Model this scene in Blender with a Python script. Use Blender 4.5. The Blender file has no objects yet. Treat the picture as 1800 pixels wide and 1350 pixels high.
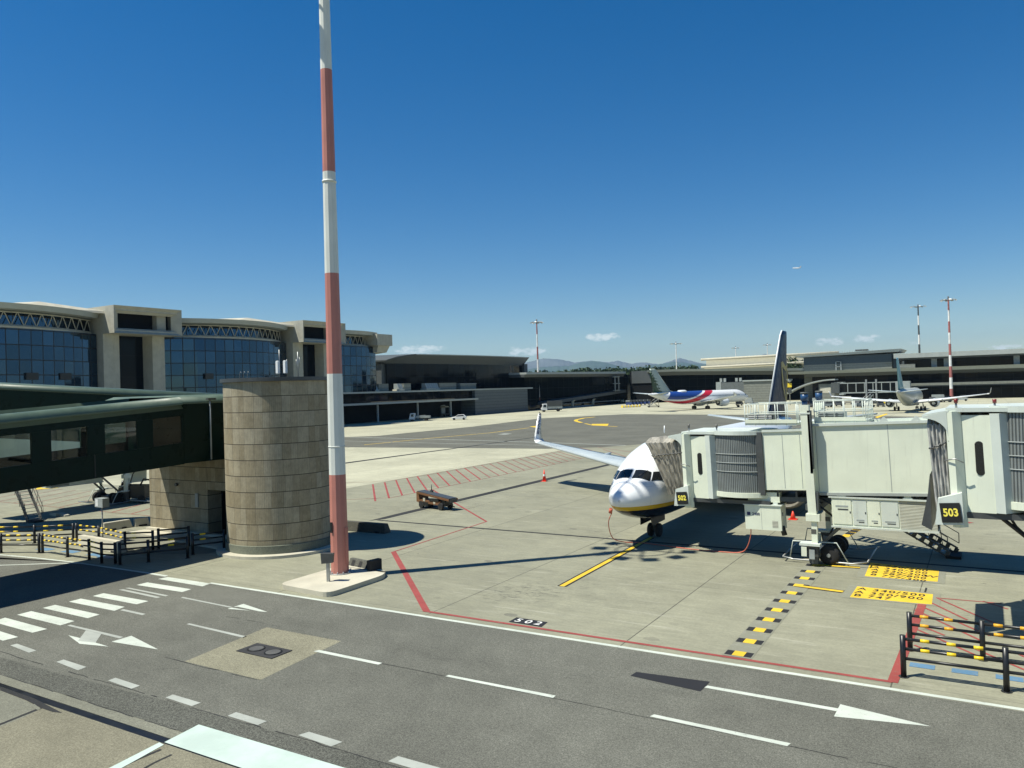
import bpy, bmesh, math, random
from mathutils import Vector, Matrix
random.seed(7)
R=math.radians
C=bpy.context.scene.collection
S=bpy.context.scene
# ------------------------------------------------------------------ camera
FPX=1376.5; YAW,PIT,ROLL=.5443826,.0066,-.0292817; H=8.0
_f=Vector((-math.sin(YAW)*math.cos(PIT),math.cos(YAW)*math.cos(PIT),math.sin(PIT)))
_r0=Vector((math.cos(YAW),math.sin(YAW),0)); _u0=_r0.cross(_f)
_r=_r0*math.cos(ROLL)+_u0*math.sin(ROLL); _u=-_r0*math.sin(ROLL)+_u0*math.cos(ROLL)
cam=bpy.data.cameras.new('camera'); co=bpy.data.objects.new('camera',cam); C.objects.link(co)
co.matrix_world=Matrix(((_r.x,_u.x,-_f.x,0),(_r.y,_u.y,-_f.y,0),(_r.z,_u.z,-_f.z,H),(0,0,0,1)))
cam.sensor_width=36; cam.lens=FPX/1800*36; cam.clip_end=40000; cam.clip_start=.1
S.camera=co
def ray(x,y): return _f+_r*((x-900)/FPX)-_u*((y-675)/FPX)
def G(x,y,z=0.):            # survey helper: photo pixel -> point of the ground plane
    d=ray(x,y); t=(z-H)/d.z; return (d.x*t,d.y*t)
# ------------------------------------------------------------------ light
SUN_EL=R(62); SD=Vector((-.69*math.cos(SUN_EL),-.724*math.cos(SUN_EL),math.sin(SUN_EL))).normalized()
w=bpy.data.worlds.new('World'); S.world=w; w.use_nodes=True
WN=w.node_tree.nodes; WL=w.node_tree.links
for n in list(WN): WN.remove(n)
def wn(t,**k):
    n=WN.new(t)
    for a,b in k.items(): setattr(n,a,b)
    return n
def wm(op,a,b=None,clamp=False):
    n=wn('ShaderNodeMath',operation=op); n.use_clamp=clamp
    for i,v in enumerate((a,b)):
        if v is None: continue
        if isinstance(v,(int,float)): n.inputs[i].default_value=v
        else: WL.new(v,n.inputs[i])
    return n.outputs[0]
sky=wn('ShaderNodeTexSky',sky_type='NISHITA',sun_disc=False,sun_elevation=SUN_EL,sun_rotation=math.atan2(SD.x,SD.y),altitude=200,air_density=1.0,dust_density=0.12,ozone_density=3.0)
tc=wn('ShaderNodeTexCoord'); sp=wn('ShaderNodeSeparateXYZ'); WL.new(tc.outputs['Generated'],sp.inputs[0])
az=wm('ARCTAN2',sp.outputs[0],sp.outputs[1]); el=wm('ARCSINE',sp.outputs[2])
nz=wn('ShaderNodeTexNoise'); nz.inputs['Scale'].default_value=95; nz.inputs['Detail'].default_value=9; nz.inputs['Roughness'].default_value=.62
mp=wn('ShaderNodeMapping'); mp.inputs['Scale'].default_value=(1,1,1.9); WL.new(tc.outputs['Generated'],mp.inputs[0]); WL.new(mp.outputs[0],nz.inputs['Vector'])
tot=None
for (px,py,wx,wy,a) in ((728,616,44,12,1),(762,613,26,9,.9),(905,617,20,11,.8),(935,617,38,9,.9),(1060,592,36,9,1),(1090,637,16,5,.8),(1459,600,28,9,1),(1523,595,26,8,.9),(1768,611,30,6,.7),(1600,606,16,6,.45),(640,622,26,8,.6)):
    d=ray(px,py).normalized(); a0=math.atan2(d.x,d.y); e0=math.asin(d.z)
    u=wm('DIVIDE',wm('SUBTRACT',az,a0),wx/FPX); v=wm('DIVIDE',wm('SUBTRACT',el,e0),wy/FPX)
    m=wm('MULTIPLY',wm('SUBTRACT',1.0,wm('ADD',wm('MULTIPLY',u,u),wm('MULTIPLY',v,v)),True),a)
    tot=m if tot is None else wm('MAXIMUM',tot,m)
cm=wm('MULTIPLY',wm('SUBTRACT',wm('ADD',wm('MULTIPLY',nz.outputs[0],2.6),wm('MULTIPLY',tot,.85)),1.60,True),1.9,True)
cm=wm('MULTIPLY',wm('MULTIPLY',cm,wm('MULTIPLY',tot,4.5,True)),.95)
hs=wn('ShaderNodeHueSaturation'); hs.inputs['Hue'].default_value=.503; hs.inputs['Saturation'].default_value=1.45; hs.inputs['Value'].default_value=1.43
WL.new(sky.outputs[0],hs.inputs['Color'])
mx=wn('ShaderNodeMix',data_type='RGBA'); WL.new(cm,mx.inputs[0]); WL.new(hs.outputs[0],mx.inputs[6]); mx.inputs[7].default_value=(12.5,13.8,13.5,1)
bg=wn('ShaderNodeBackground'); bg.inputs[1].default_value=.05; WL.new(mx.outputs[2],bg.inputs[0])
wo=wn('ShaderNodeOutputWorld'); WL.new(bg.outputs[0],wo.inputs[0])
sl=bpy.data.lights.new('sun','SUN'); sl.energy=5.0; sl.angle=R(.53); sl.color=(1,.965,.84)
so=bpy.data.objects.new('sun',sl); C.objects.link(so); so.rotation_euler=SD.to_track_quat('Z','Y').to_euler(); so.location=(-30,-30,80)
S.view_settings.view_transform='Standard'; S.view_settings.look='None'; S.view_settings.gamma=1; S.view_settings.exposure=0.46
try: S.view_settings.use_curve_mapping=False
except Exception: pass
S.cycles.transparent_max_bounces=12
# ------------------------------------------------------------------ materials
def lin(c): return tuple((x/12.92 if x<=.04045 else ((x+.055)/1.055)**2.4) for x in c)
class NT:
    def __init__(s,name):
        s.m=bpy.data.materials.new(name); s.m.use_nodes=True; s.t=s.m.node_tree; s.n=s.t.nodes; s.l=s.t.links
        s.p=s.n['Principled BSDF']; s._oc=None
    def new(s,t,**k):
        n=s.n.new(t)
        for a,b in k.items(): setattr(n,a,b)
        return n
    def put(s,sock,v):
        if v is None: return
        if isinstance(v,(int,float)): sock.default_value=v
        elif isinstance(v,tuple): sock.default_value=(*v,1) if (len(v)==3 and sock.type=='RGBA') else v
        else: s.l.new(v,sock)
    def math(s,op,a,b=None,c=None,clamp=False):
        n=s.new('ShaderNodeMath',operation=op); n.use_clamp=clamp
        for i,v in enumerate((a,b,c)): s.put(n.inputs[i],v)
        return n.outputs[0]
    def oc(s):
        if s._oc is None: s._oc=s.new('ShaderNodeTexCoord').outputs['Object']
        return s._oc
    def xyz(s):
        n=s.new('ShaderNodeSeparateXYZ'); s.l.new(s.oc(),n.inputs[0]); return n.outputs
    def comb(s,x,y,z):
        n=s.new('ShaderNodeCombineXYZ'); s.put(n.inputs[0],x); s.put(n.inputs[1],y); s.put(n.inputs[2],z); return n.outputs[0]
    def scaled(s,sc):
        n=s.new('ShaderNodeMapping'); s.l.new(s.oc(),n.inputs[0]); n.inputs['Scale'].default_value=sc; return n.outputs[0]
    def noise(s,scale,detail=4,rough=.6,vec=None):
        n=s.new('ShaderNodeTexNoise'); n.inputs['Scale'].default_value=scale; n.inputs['Detail'].default_value=detail; n.inputs['Roughness'].default_value=rough
        s.l.new(vec if vec is not None else s.oc(),n.inputs['Vector']); return n.outputs[0]
    def vor(s,scale,vec=None,feature='F1'):
        n=s.new('ShaderNodeTexVoronoi',feature=feature); n.inputs['Scale'].default_value=scale; s.l.new(vec if vec is not None else s.oc(),n.inputs['Vector']); return n
    def ss(s,v,a,b,o0=0.,o1=1.):
        n=s.new('ShaderNodeMapRange',interpolation_type='SMOOTHSTEP'); s.put(n.inputs[0],v); n.inputs[1].default_value=a; n.inputs[2].default_value=b; n.inputs[3].default_value=o0; n.inputs[4].default_value=o1; return n.outputs[0]
    def mix(s,f,a,b,t='MIX'):
        n=s.new('ShaderNodeMix',data_type='RGBA',blend_type=t); s.put(n.inputs[0],f); s.put(n.inputs[6],a); s.put(n.inputs[7],b); return n.outputs[2]
    def mul(s,c,v):      # colour times scalar
        n=s.new('ShaderNodeVectorMath',operation='SCALE'); s.put(n.inputs[0],c); s.put(n.inputs['Scale'],v); return n.outputs[0]
    def set(s,col=None,rough=None,metal=None,spec=None,bump=None,bs=.3,bd=.02):
        if col is not None: s.put(s.p.inputs['Base Color'],col)
        if rough is not None: s.put(s.p.inputs['Roughness'],rough)
        if metal is not None: s.put(s.p.inputs['Metallic'],metal)
        if spec is not None: s.put(s.p.inputs['Specular IOR Level'],spec)
        if bump is not None:
            b=s.new('ShaderNodeBump'); b.inputs['Strength'].default_value=bs; b.inputs['Distance'].default_value=bd; s.put(b.inputs['Height'],bump); s.l.new(b.outputs[0],s.p.inputs['Normal'])
        return s.m
def simple(name,col,rough=.6,metal=0.,var=.18,vs=1.6,spec=.5,fine=.06,fs=30,bump=.0):
    t=NT(name); a=t.noise(vs,5,.65); b=t.noise(fs,3)
    v=t.math('ADD',t.ss(a,.25,.75,1-var,1+var*.6),t.ss(b,.2,.8,-fine,fine))
    c=t.mul(col,v)
    t.set(c,t.ss(a,.3,.7,max(rough-.08,.03),min(rough+.1,1)),metal,spec,bump=b if bump else None,bs=bump or .1)
    return t.m
def streaky(name,col,rough=.5,var=.15,metal=0,dirt=(.25,.24,.2),amount=.35):
    t=NT(name); st=t.noise(1.0,6,.7,t.scaled((7,7,.5))); bl=t.noise(.8,5,.6)
    m=t.math('MULTIPLY',t.ss(st,.52,.8),amount)
    c=t.mix(m,t.mul(col,t.ss(bl,.25,.75,1-var,1+var*.4)),dirt)
    t.set(c,t.ss(bl,.3,.7,rough-.06,rough+.12),metal); return t.m
PI=math.pi
m_white=streaky('white_painted_steel',(.70,.74,.60),.42,.08,amount=.24)
m_white2=streaky('white_paint_cool',(.58,.63,.57),.4,.1,amount=.28)
m_grey=simple('grey_painted_steel',(.30,.33,.32),.5)
m_dgrey=simple('dark_grey_steel',(.07,.075,.075),.45,.2)
m_black=simple('black_painted_steel',(.012,.013,.014),.35)
m_rubber=simple('black_rubber',(.018,.018,.018),.8)
m_galv=simple('galvanised_steel',(.38,.39,.38),.42,.7)
m_stair=simple('stair_steel',(.13,.13,.12),.5,.5)
m_yel=simple('yellow_paint',(.75,.55,.03),.5,var=.12)
m_redp=streaky('red_mast_paint',(.47,.185,.145),.5,.12,dirt=(.2,.1,.08),amount=.3)
m_whp=streaky('white_mast_paint',(.66,.68,.62),.5,.08,dirt=(.4,.4,.36),amount=.3)
m_farred=simple('far_mast_red',(.34,.12,.11),.6)
m_farwht=simple('far_mast_white',(.7,.7,.68),.6)
m_blue=simple('blue_motor_paint',(.02,.07,.17),.4)
m_orange=simple('orange_paint',(.17,.08,.035),.5)
m_cone=simple('cone_red_orange',(.75,.06,.03),.5)
m_hose=simple('red_rubber_cable',(.62,.16,.10),.6)
m_green=simple('dark_green_cladding',(.004,.015,.011),.32,var=.2,spec=.10)
m_greenroof=simple('pale_green_roof_edge',(.075,.115,.08),.5,var=.15)
m_stainless=simple('engine_metal',(.55,.56,.56),.25,.9)
m_conc=streaky('precast_concrete',(.41,.40,.33),.75,.15,dirt=(.12,.11,.09),amount=.5)
m_concl=streaky('pale_concrete',(.50,.47,.37),.8,.15,dirt=(.2,.19,.15),amount=.35)
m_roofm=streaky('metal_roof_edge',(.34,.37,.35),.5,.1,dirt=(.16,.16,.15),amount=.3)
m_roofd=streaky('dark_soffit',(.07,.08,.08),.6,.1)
m_cream=streaky('cream_wall',(.52,.50,.40),.7,.1,amount=.2)
m_steelblue=simple('blue_grey_wall',(.045,.065,.075),.5)
m_darkin=simple('dark_interior',(.008,.009,.010),.8,spec=.15)
m_carglass=simple('vehicle_glass',(.012,.014,.016),.08,var=.05)
m_carwhite=simple('white_car_paint',(.72,.73,.72),.25,var=.03)
m_tail_navy=simple('navy_tail_paint',(.006,.014,.05),.42,var=.1,spec=.2)
m_harp=simple('yellow_emblem',(.40,.29,.04),.4)
m_acwhite=simple('aircraft_white',(.74,.76,.76),.28,var=.04,fine=.01)
m_acgrey=simple('aircraft_wing_grey',(.42,.47,.48),.32,var=.08,vs=.6,fine=.02)
m_navytext=simple('navy_lettering',(.01,.02,.09),.5)
m_ytext=simple('yellow_lettering',(.86,.74,.10),.5,var=.02)
m_wtext=simple('white_lettering',(.7,.7,.66),.6,var=.1)
def glass_tint(name,col,alpha):
    t=NT(name); tr=t.new('ShaderNodeBsdfTransparent'); tr.inputs[0].default_value=(*col,1)
    gl=t.new('ShaderNodeBsdfGlossy'); gl.inputs['Roughness'].default_value=.02
    fr=t.new('ShaderNodeFresnel'); fr.inputs[0].default_value=1.5
    mx=t.new('ShaderNodeMixShader'); t.l.new(fr.outputs[0],mx.inputs[0]); t.l.new(tr.outputs[0],mx.inputs[1]); t.l.new(gl.outputs[0],mx.inputs[2])
    t.l.new(mx.outputs[0],t.n['Material Output'].inputs[0]); return t.m
m_tint=glass_tint('tinted_walkway_glass',(.86,.95,.95),.5)
m_bubble=glass_tint('clear_glass',(.75,.8,.8),.5)
def curtain(name,col,line,uscale,zscale,u='y',lw=.045,refl=.9,rough=.04,spec=.5):
    """reflective curtain wall with mullion grid; pane tint varies a little"""
    t=NT(name); X=t.xyz(); uu=X[1] if u=='y' else X[0]
    fu=t.math('FRACT',t.math('DIVIDE',uu,uscale)); fz=t.math('FRACT',t.math('DIVIDE',X[2],zscale))
    lu=t.math('LESS_THAN',fu,lw/uscale*2); lz=t.math('LESS_THAN',fz,lw/zscale*2); ln=t.math('MAXIMUM',lu,lz)
    wn_=t.new('ShaderNodeTexWhiteNoise',noise_dimensions='3D'); t.l.new(t.comb(t.math('FLOOR',t.math('DIVIDE',uu,uscale)),t.math('FLOOR',t.math('DIVIDE',X[2],zscale)),0.),wn_.inputs[0])
    c=t.mul(col,t.ss(wn_.outputs[0],0,1,.86,1.14))
    t.set(t.mix(ln,c,line),t.math('ADD',t.math('MULTIPLY',ln,.4),rough),t.math('MULTIPLY',t.math('SUBTRACT',1.,ln),refl),spec)
    # slight pane tilt so that reflections break from pane to pane
    nm=t.new('ShaderNodeNewGeometry'); vm=t.new('ShaderNodeVectorMath',operation='SUBTRACT'); t.l.new(wn_.outputs[1],vm.inputs[0]); vm.inputs[1].default_value=(.5,.5,.5)
    v2=t.new('ShaderNodeVectorMath',operation='SCALE'); t.l.new(vm.outputs[0],v2.inputs[0]); v2.inputs['Scale'].default_value=.018
    v3=t.new('ShaderNodeVectorMath',operation='ADD'); t.l.new(nm.outputs['Normal'],v3.inputs[0]); t.l.new(v2.outputs[0],v3.inputs[1])
    v4=t.new('ShaderNodeVectorMath',operation='NORMALIZE'); t.l.new(v3.outputs[0],v4.inputs[0]); t.l.new(v4.outputs[0],t.p.inputs['Normal'])
    return t.m
m_curt=curtain('blue_curtain_wall',(.038,.080,.135),(.003,.005,.009),2.1,2.55,lw=.085,refl=.85)
m_hall=curtain('black_curtain_wall',(.006,.008,.011),(.004,.005,.006),3.0,4.2,refl=.04,rough=.05,spec=.13)
m_sat=curtain('dark_satellite_glass',(.007,.010,.011),(.016,.019,.019),4.5,4.0,refl=.04,rough=.06,spec=.15)
m_satx=curtain('dark_terminal_glass',(.007,.009,.011),(.016,.019,.019),3.6,3.4,u='x',refl=.04,rough=.06,spec=.15)
def ribbed(name,col,step,axis,amt=.45,rough=.5,dark=.4):
    t=NT(name); X=t.xyz(); u=X['xyz'.index(axis)]
    f=t.math('FRACT',t.math('DIVIDE',u,step)); k=t.math('ABSOLUTE',t.math('SUBTRACT',f,.5))
    nz_=t.noise(1.5,5)
    c=t.mul(col,t.math('MULTIPLY',t.ss(k,.30,.5,1,dark),t.ss(nz_,.25,.75,.85,1.1)))
    t.set(c,rough,0,.4,bump=t.ss(k,.2,.5,1,0),bs=amt,bd=.05); return t.m
m_slat=ribbed('grey_curtain_slats',(.20,.22,.215),.085,'x',.8,.5,.35)
m_louv=ribbed('louvre_panel',(.45,.46,.38),.06,'z',.6,.5,.45)
m_louvd=ribbed('dark_louvre',(.09,.09,.08),.09,'z',.8,.5,.2)
m_ribwall=ribbed('ribbed_metal_wall',(.085,.105,.115),1.0,'z',.2,.45,.6)
m_ribwall2=ribbed('ribbed_grey_wall',(.20,.21,.18),.9,'z',.2,.6,.7)
def stone(name,cyl,cx=0,cy=0):
    t=NT(name); X=t.xyz()
    if cyl: u=t.math('MULTIPLY',t.math('ARCTAN2',X[1],X[0]),2.75)
    else: u=X[0]
    z=X[2]; row=t.math('FLOOR',t.math('DIVIDE',z,.80)); fz=t.math('FRACT',t.math('DIVIDE',z,.80))
    rn=t.new('ShaderNodeTexWhiteNoise',noise_dimensions='1D'); t.l.new(row,rn.inputs['W'])
    uo=t.math('ADD',u,t.math('MULTIPLY',rn.outputs[0],.10))
    # irregular slab widths: warp u
    wu=t.math('ADD',uo,t.math('MULTIPLY',t.math('SINE',t.math('MULTIPLY',u,4.7)),.09))
    fu=t.math('FRACT',t.math('DIVIDE',wu,.46)); cu=t.math('FLOOR',t.math('DIVIDE',wu,.46))
    w1=t.new('ShaderNodeTexWhiteNoise',noise_dimensions='2D'); t.l.new(t.comb(cu,row,0.),w1.inputs[0])
    jz=t.math('LESS_THAN',fz,.042); ju=t.math('LESS_THAN',fu,.026)
    rid=t.math('ABSOLUTE',t.math('SINE',t.math('MULTIPLY',u,34.)))
    n1=t.noise(2.2,6,.7); n2=t.noise(14,4,.7,t.scaled((1,1,.25)))
    v=t.math('MULTIPLY',t.math('MULTIPLY',t.ss(w1.outputs[0],0,1,.80,1.14),t.ss(n1,.25,.75,.82,1.15)),t.math('MULTIPLY',t.ss(n2,.25,.8,1.08,.86),t.ss(rid,0,1,.93,1.03)))
    base=t.mix(w1.outputs[0],(.33,.28,.18),(.295,.265,.19))
    c=t.mul(base,v); j=t.math('MAXIMUM',jz,t.math('MULTIPLY',ju,.55)); c=t.mix(j,c,(.055,.048,.038))
    hgt=t.math('SUBTRACT',t.math('MULTIPLY',rid,.25),t.math('MULTIPLY',j,1.))
    t.set(c,.85,0,.25,bump=hgt,bs=.55,bd=.015); return t.m
m_stonec=stone('travertine_curved',True); m_stonef=stone('travertine_flat',False)
def ground_concrete():
    t=NT('apron_concrete'); X=t.xyz(); P=7.53
    ux=t.math('DIVIDE',t.math('ADD',X[0],9.87),P); uy=t.math('DIVIDE',t.math('SUBTRACT',X[1],22.62),P)
    fx=t.math('FRACT',ux); fy=t.math('FRACT',uy)
    dx=t.math('MULTIPLY',t.math('MINIMUM',fx,t.math('SUBTRACT',1.,fx)),P); dy=t.math('MULTIPLY',t.math('MINIMUM',fy,t.math('SUBTRACT',1.,fy)),P)
    wob=t.math('MULTIPLY',t.math('SUBTRACT',t.noise(3,3),.5),.02)
    jx=t.ss(t.math('ADD',dx,wob),.012,.028,1,0); jy=t.math('MULTIPLY',t.ss(t.math('ADD',dy,wob),.008,.022,1,0),.55); j=t.math('MAXIMUM',jx,jy)
    wnn=t.new('ShaderNodeTexWhiteNoise',noise_dimensions='2D'); t.l.new(t.comb(t.math('FLOOR',ux),t.math('FLOOR',uy),0.),wnn.inputs[0])
    n1=t.noise(.10,6,.62); n2=t.noise(.9,7,.7); n3=t.noise(9,5,.75); n4=t.noise(.35,6,.75,t.scaled((.25,1.3,1)))
    v=t.math('MULTIPLY',t.ss(n1,.3,.7,.86,1.10),t.ss(n2,.25,.75,.90,1.08)); v=t.math('MULTIPLY',v,t.ss(n3,.3,.7,.90,1.09)); n6=t.noise(2.6,8,.8,t.scaled((.22,1.7,1))); v=t.math('MULTIPLY',v,t.ss(n6,.33,.67,.91,1.08)); v=t.math('MULTIPLY',v,t.ss(wnn.outputs[0],0,1,.95,1.05)); v=t.math('MULTIPLY',v,t.ss(n4,.5,.8,1.0,.84))
    far=t.math('MAXIMUM',t.math('MULTIPLY',t.math('LESS_THAN',X[0],-46.7),t.math('GREATER_THAN',X[1],44)),t.ss(X[1],150,200))      # newer, lighter slabs beyond the stand
    base=t.mix(far,(.246,.243,.176),(.395,.385,.28)); base=t.mix(t.ss(n1,.35,.65),base,(.30,.285,.205),'MIX') if False else base
    c=t.mul(base,v); c=t.mix(t.math('MULTIPLY',j,.8),c,(.05,.048,.04))
    # oil drips and dark spots
    vo=t.vor(.55,t.scaled((1,1.6,1))); th=t.new('ShaderNodeSeparateColor'); t.l.new(vo.outputs['Color'],th.inputs[0])
    rad=t.ss(th.outputs[0],.45,1,0,.16); d=t.math('ADD',vo.outputs['Distance'],t.math('MULTIPLY',t.math('SUBTRACT',n3,.5),.10))
    sp_=t.math('MULTIPLY',t.math('LESS_THAN',d,rad),t.ss(th.outputs[1],.2,1,.15,.55))
    c=t.mix(sp_,c,(.07,.068,.06))
    # dark patchy wear on the stand, lighter rubbed paint streaks
    we=t.noise(1.1,8,.8,t.scaled((.6,2.2,1))); c=t.mix(t.math('MULTIPLY',t.ss(we,.57,.70),.34),c,(.13,.128,.10))
    ws=t.noise(.7,7,.7,t.scaled((.35,3.0,1))); c=t.mix(t.math('MULTIPLY',t.ss(ws,.56,.68),.30),c,(.44,.43,.35))
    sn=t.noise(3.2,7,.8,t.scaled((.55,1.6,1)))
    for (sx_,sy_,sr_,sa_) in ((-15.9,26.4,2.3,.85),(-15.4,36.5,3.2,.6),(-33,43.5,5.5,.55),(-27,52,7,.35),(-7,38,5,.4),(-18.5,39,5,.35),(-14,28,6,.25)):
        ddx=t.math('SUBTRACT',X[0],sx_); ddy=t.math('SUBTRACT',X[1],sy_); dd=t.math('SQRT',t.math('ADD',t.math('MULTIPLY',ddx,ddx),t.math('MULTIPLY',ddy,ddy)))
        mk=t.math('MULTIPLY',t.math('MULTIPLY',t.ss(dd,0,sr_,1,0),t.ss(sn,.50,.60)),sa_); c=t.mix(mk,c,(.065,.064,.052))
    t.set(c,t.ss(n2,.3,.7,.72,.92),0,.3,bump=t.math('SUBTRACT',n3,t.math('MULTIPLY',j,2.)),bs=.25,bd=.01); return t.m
def asphalt(name,base,fine=1.,light=(.2,.2,.18)):
    t=NT(name); n1=t.noise(.16,6,.6); n2=t.noise(1.3,6,.7); n3=t.noise(27,4,.85); n4=t.noise(.5,6,.7,t.scaled((.15,1.4,1)))
    v=t.math('MULTIPLY',t.ss(n1,.3,.7,.86,1.12),t.ss(n2,.25,.75,.9,1.08)); v=t.math('MULTIPLY',v,t.ss(n3,.34,.66,1-.45*fine,1+.5*fine)); n5=t.noise(11,3,.6); v=t.math('MULTIPLY',v,t.ss(n5,.3,.7,1-.13*fine,1+.13*fine)); v=t.math('MULTIPLY',v,t.ss(n4,.45,.8,1.,.86))
    c=t.mul(base,v)
    vo=t.vor(85,t.oc()); c=t.mix(t.math('MULTIPLY',t.ss(vo.outputs['Distance'],.12,.3,1,0),.35*fine),c,light)
    cr=t.vor(.23,t.scaled((1,1,1)),'DISTANCE_TO_EDGE'); crn=t.math('ADD',cr.outputs['Distance'],t.math('MULTIPLY',t.math('SUBTRACT',n2,.5),.06))
    c=t.mix(t.math('MULTIPLY',t.math('MULTIPLY',t.math('LESS_THAN',t.math('ABSOLUTE',crn),.0025),t.ss(n4,.55,.66)),.35*fine),c,(.03,.03,.03))
    t.set(c,.88,0,.25,bump=n3,bs=.35,bd=.012); return t.m
def pale_paint(name,col,wear=.30,under=(.10,.10,.09),wl=.56):
    t=NT(name); a=t.noise(5,8,.8); b=t.noise(.8,5,.6); c_=t.noise(55,3,.8)
    k=t.math('ADD',t.math('MULTIPLY',a,.6),t.math('MULTIPLY',c_,.4))
    c=t.mix(t.math('MULTIPLY',t.ss(k,wl,wl+.10),wear*2,clamp=True),t.mul(col,t.ss(b,.3,.7,.86,1.06)),under)
    t.set(c,.7,0,.35); return t.m
m_ground=ground_concrete(); m_road=asphalt('road_asphalt',(.120,.121,.101)); m_taxi=asphalt('taxiway_asphalt',(.120,.120,.097),.5)
m_old=asphalt('rough_asphalt',(.086,.088,.074),1.6,(.22,.21,.18)); m_patch=asphalt('patch_concrete',(.215,.205,.145),.8,(.32,.3,.22))
m_path=asphalt('path_concrete',(.175,.165,.118),.7,(.3,.28,.2)); m_tar=asphalt('tar_strip',(.030,.031,.031),.5)
m_kerbc=asphalt('kerb_concrete',(.18,.18,.14),.6)
m_pw=pale_paint('white_marking',(.52,.56,.49),.4,wl=.54); m_pwf=pale_paint('worn_white_marking',(.36,.38,.34),.4,wl=.55)
m_pr=pale_paint('red_marking',(.29,.058,.05),.45,(.20,.17,.13),.54); m_prf=pale_paint('faded_red_marking',(.25,.09,.07),.5,(.22,.20,.15),.5)
m_py=pale_paint('yellow_marking',(.68,.46,.035),.25,(.4,.35,.15),.6); m_pk=pale_paint('black_marking',(.02,.02,.022),.2,(.1,.1,.08),.6)
m_pb=pale_paint('blue_marking',(.10,.21,.33),.45,(.27,.26,.21),.52); m_wb=pale_paint('white_block_marking',(.47,.57,.51),.3,(.4,.42,.38),.62)
m_halo=pale_paint('erased_marking',(.25,.25,.20),.9,(.21,.21,.155),.44)
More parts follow.
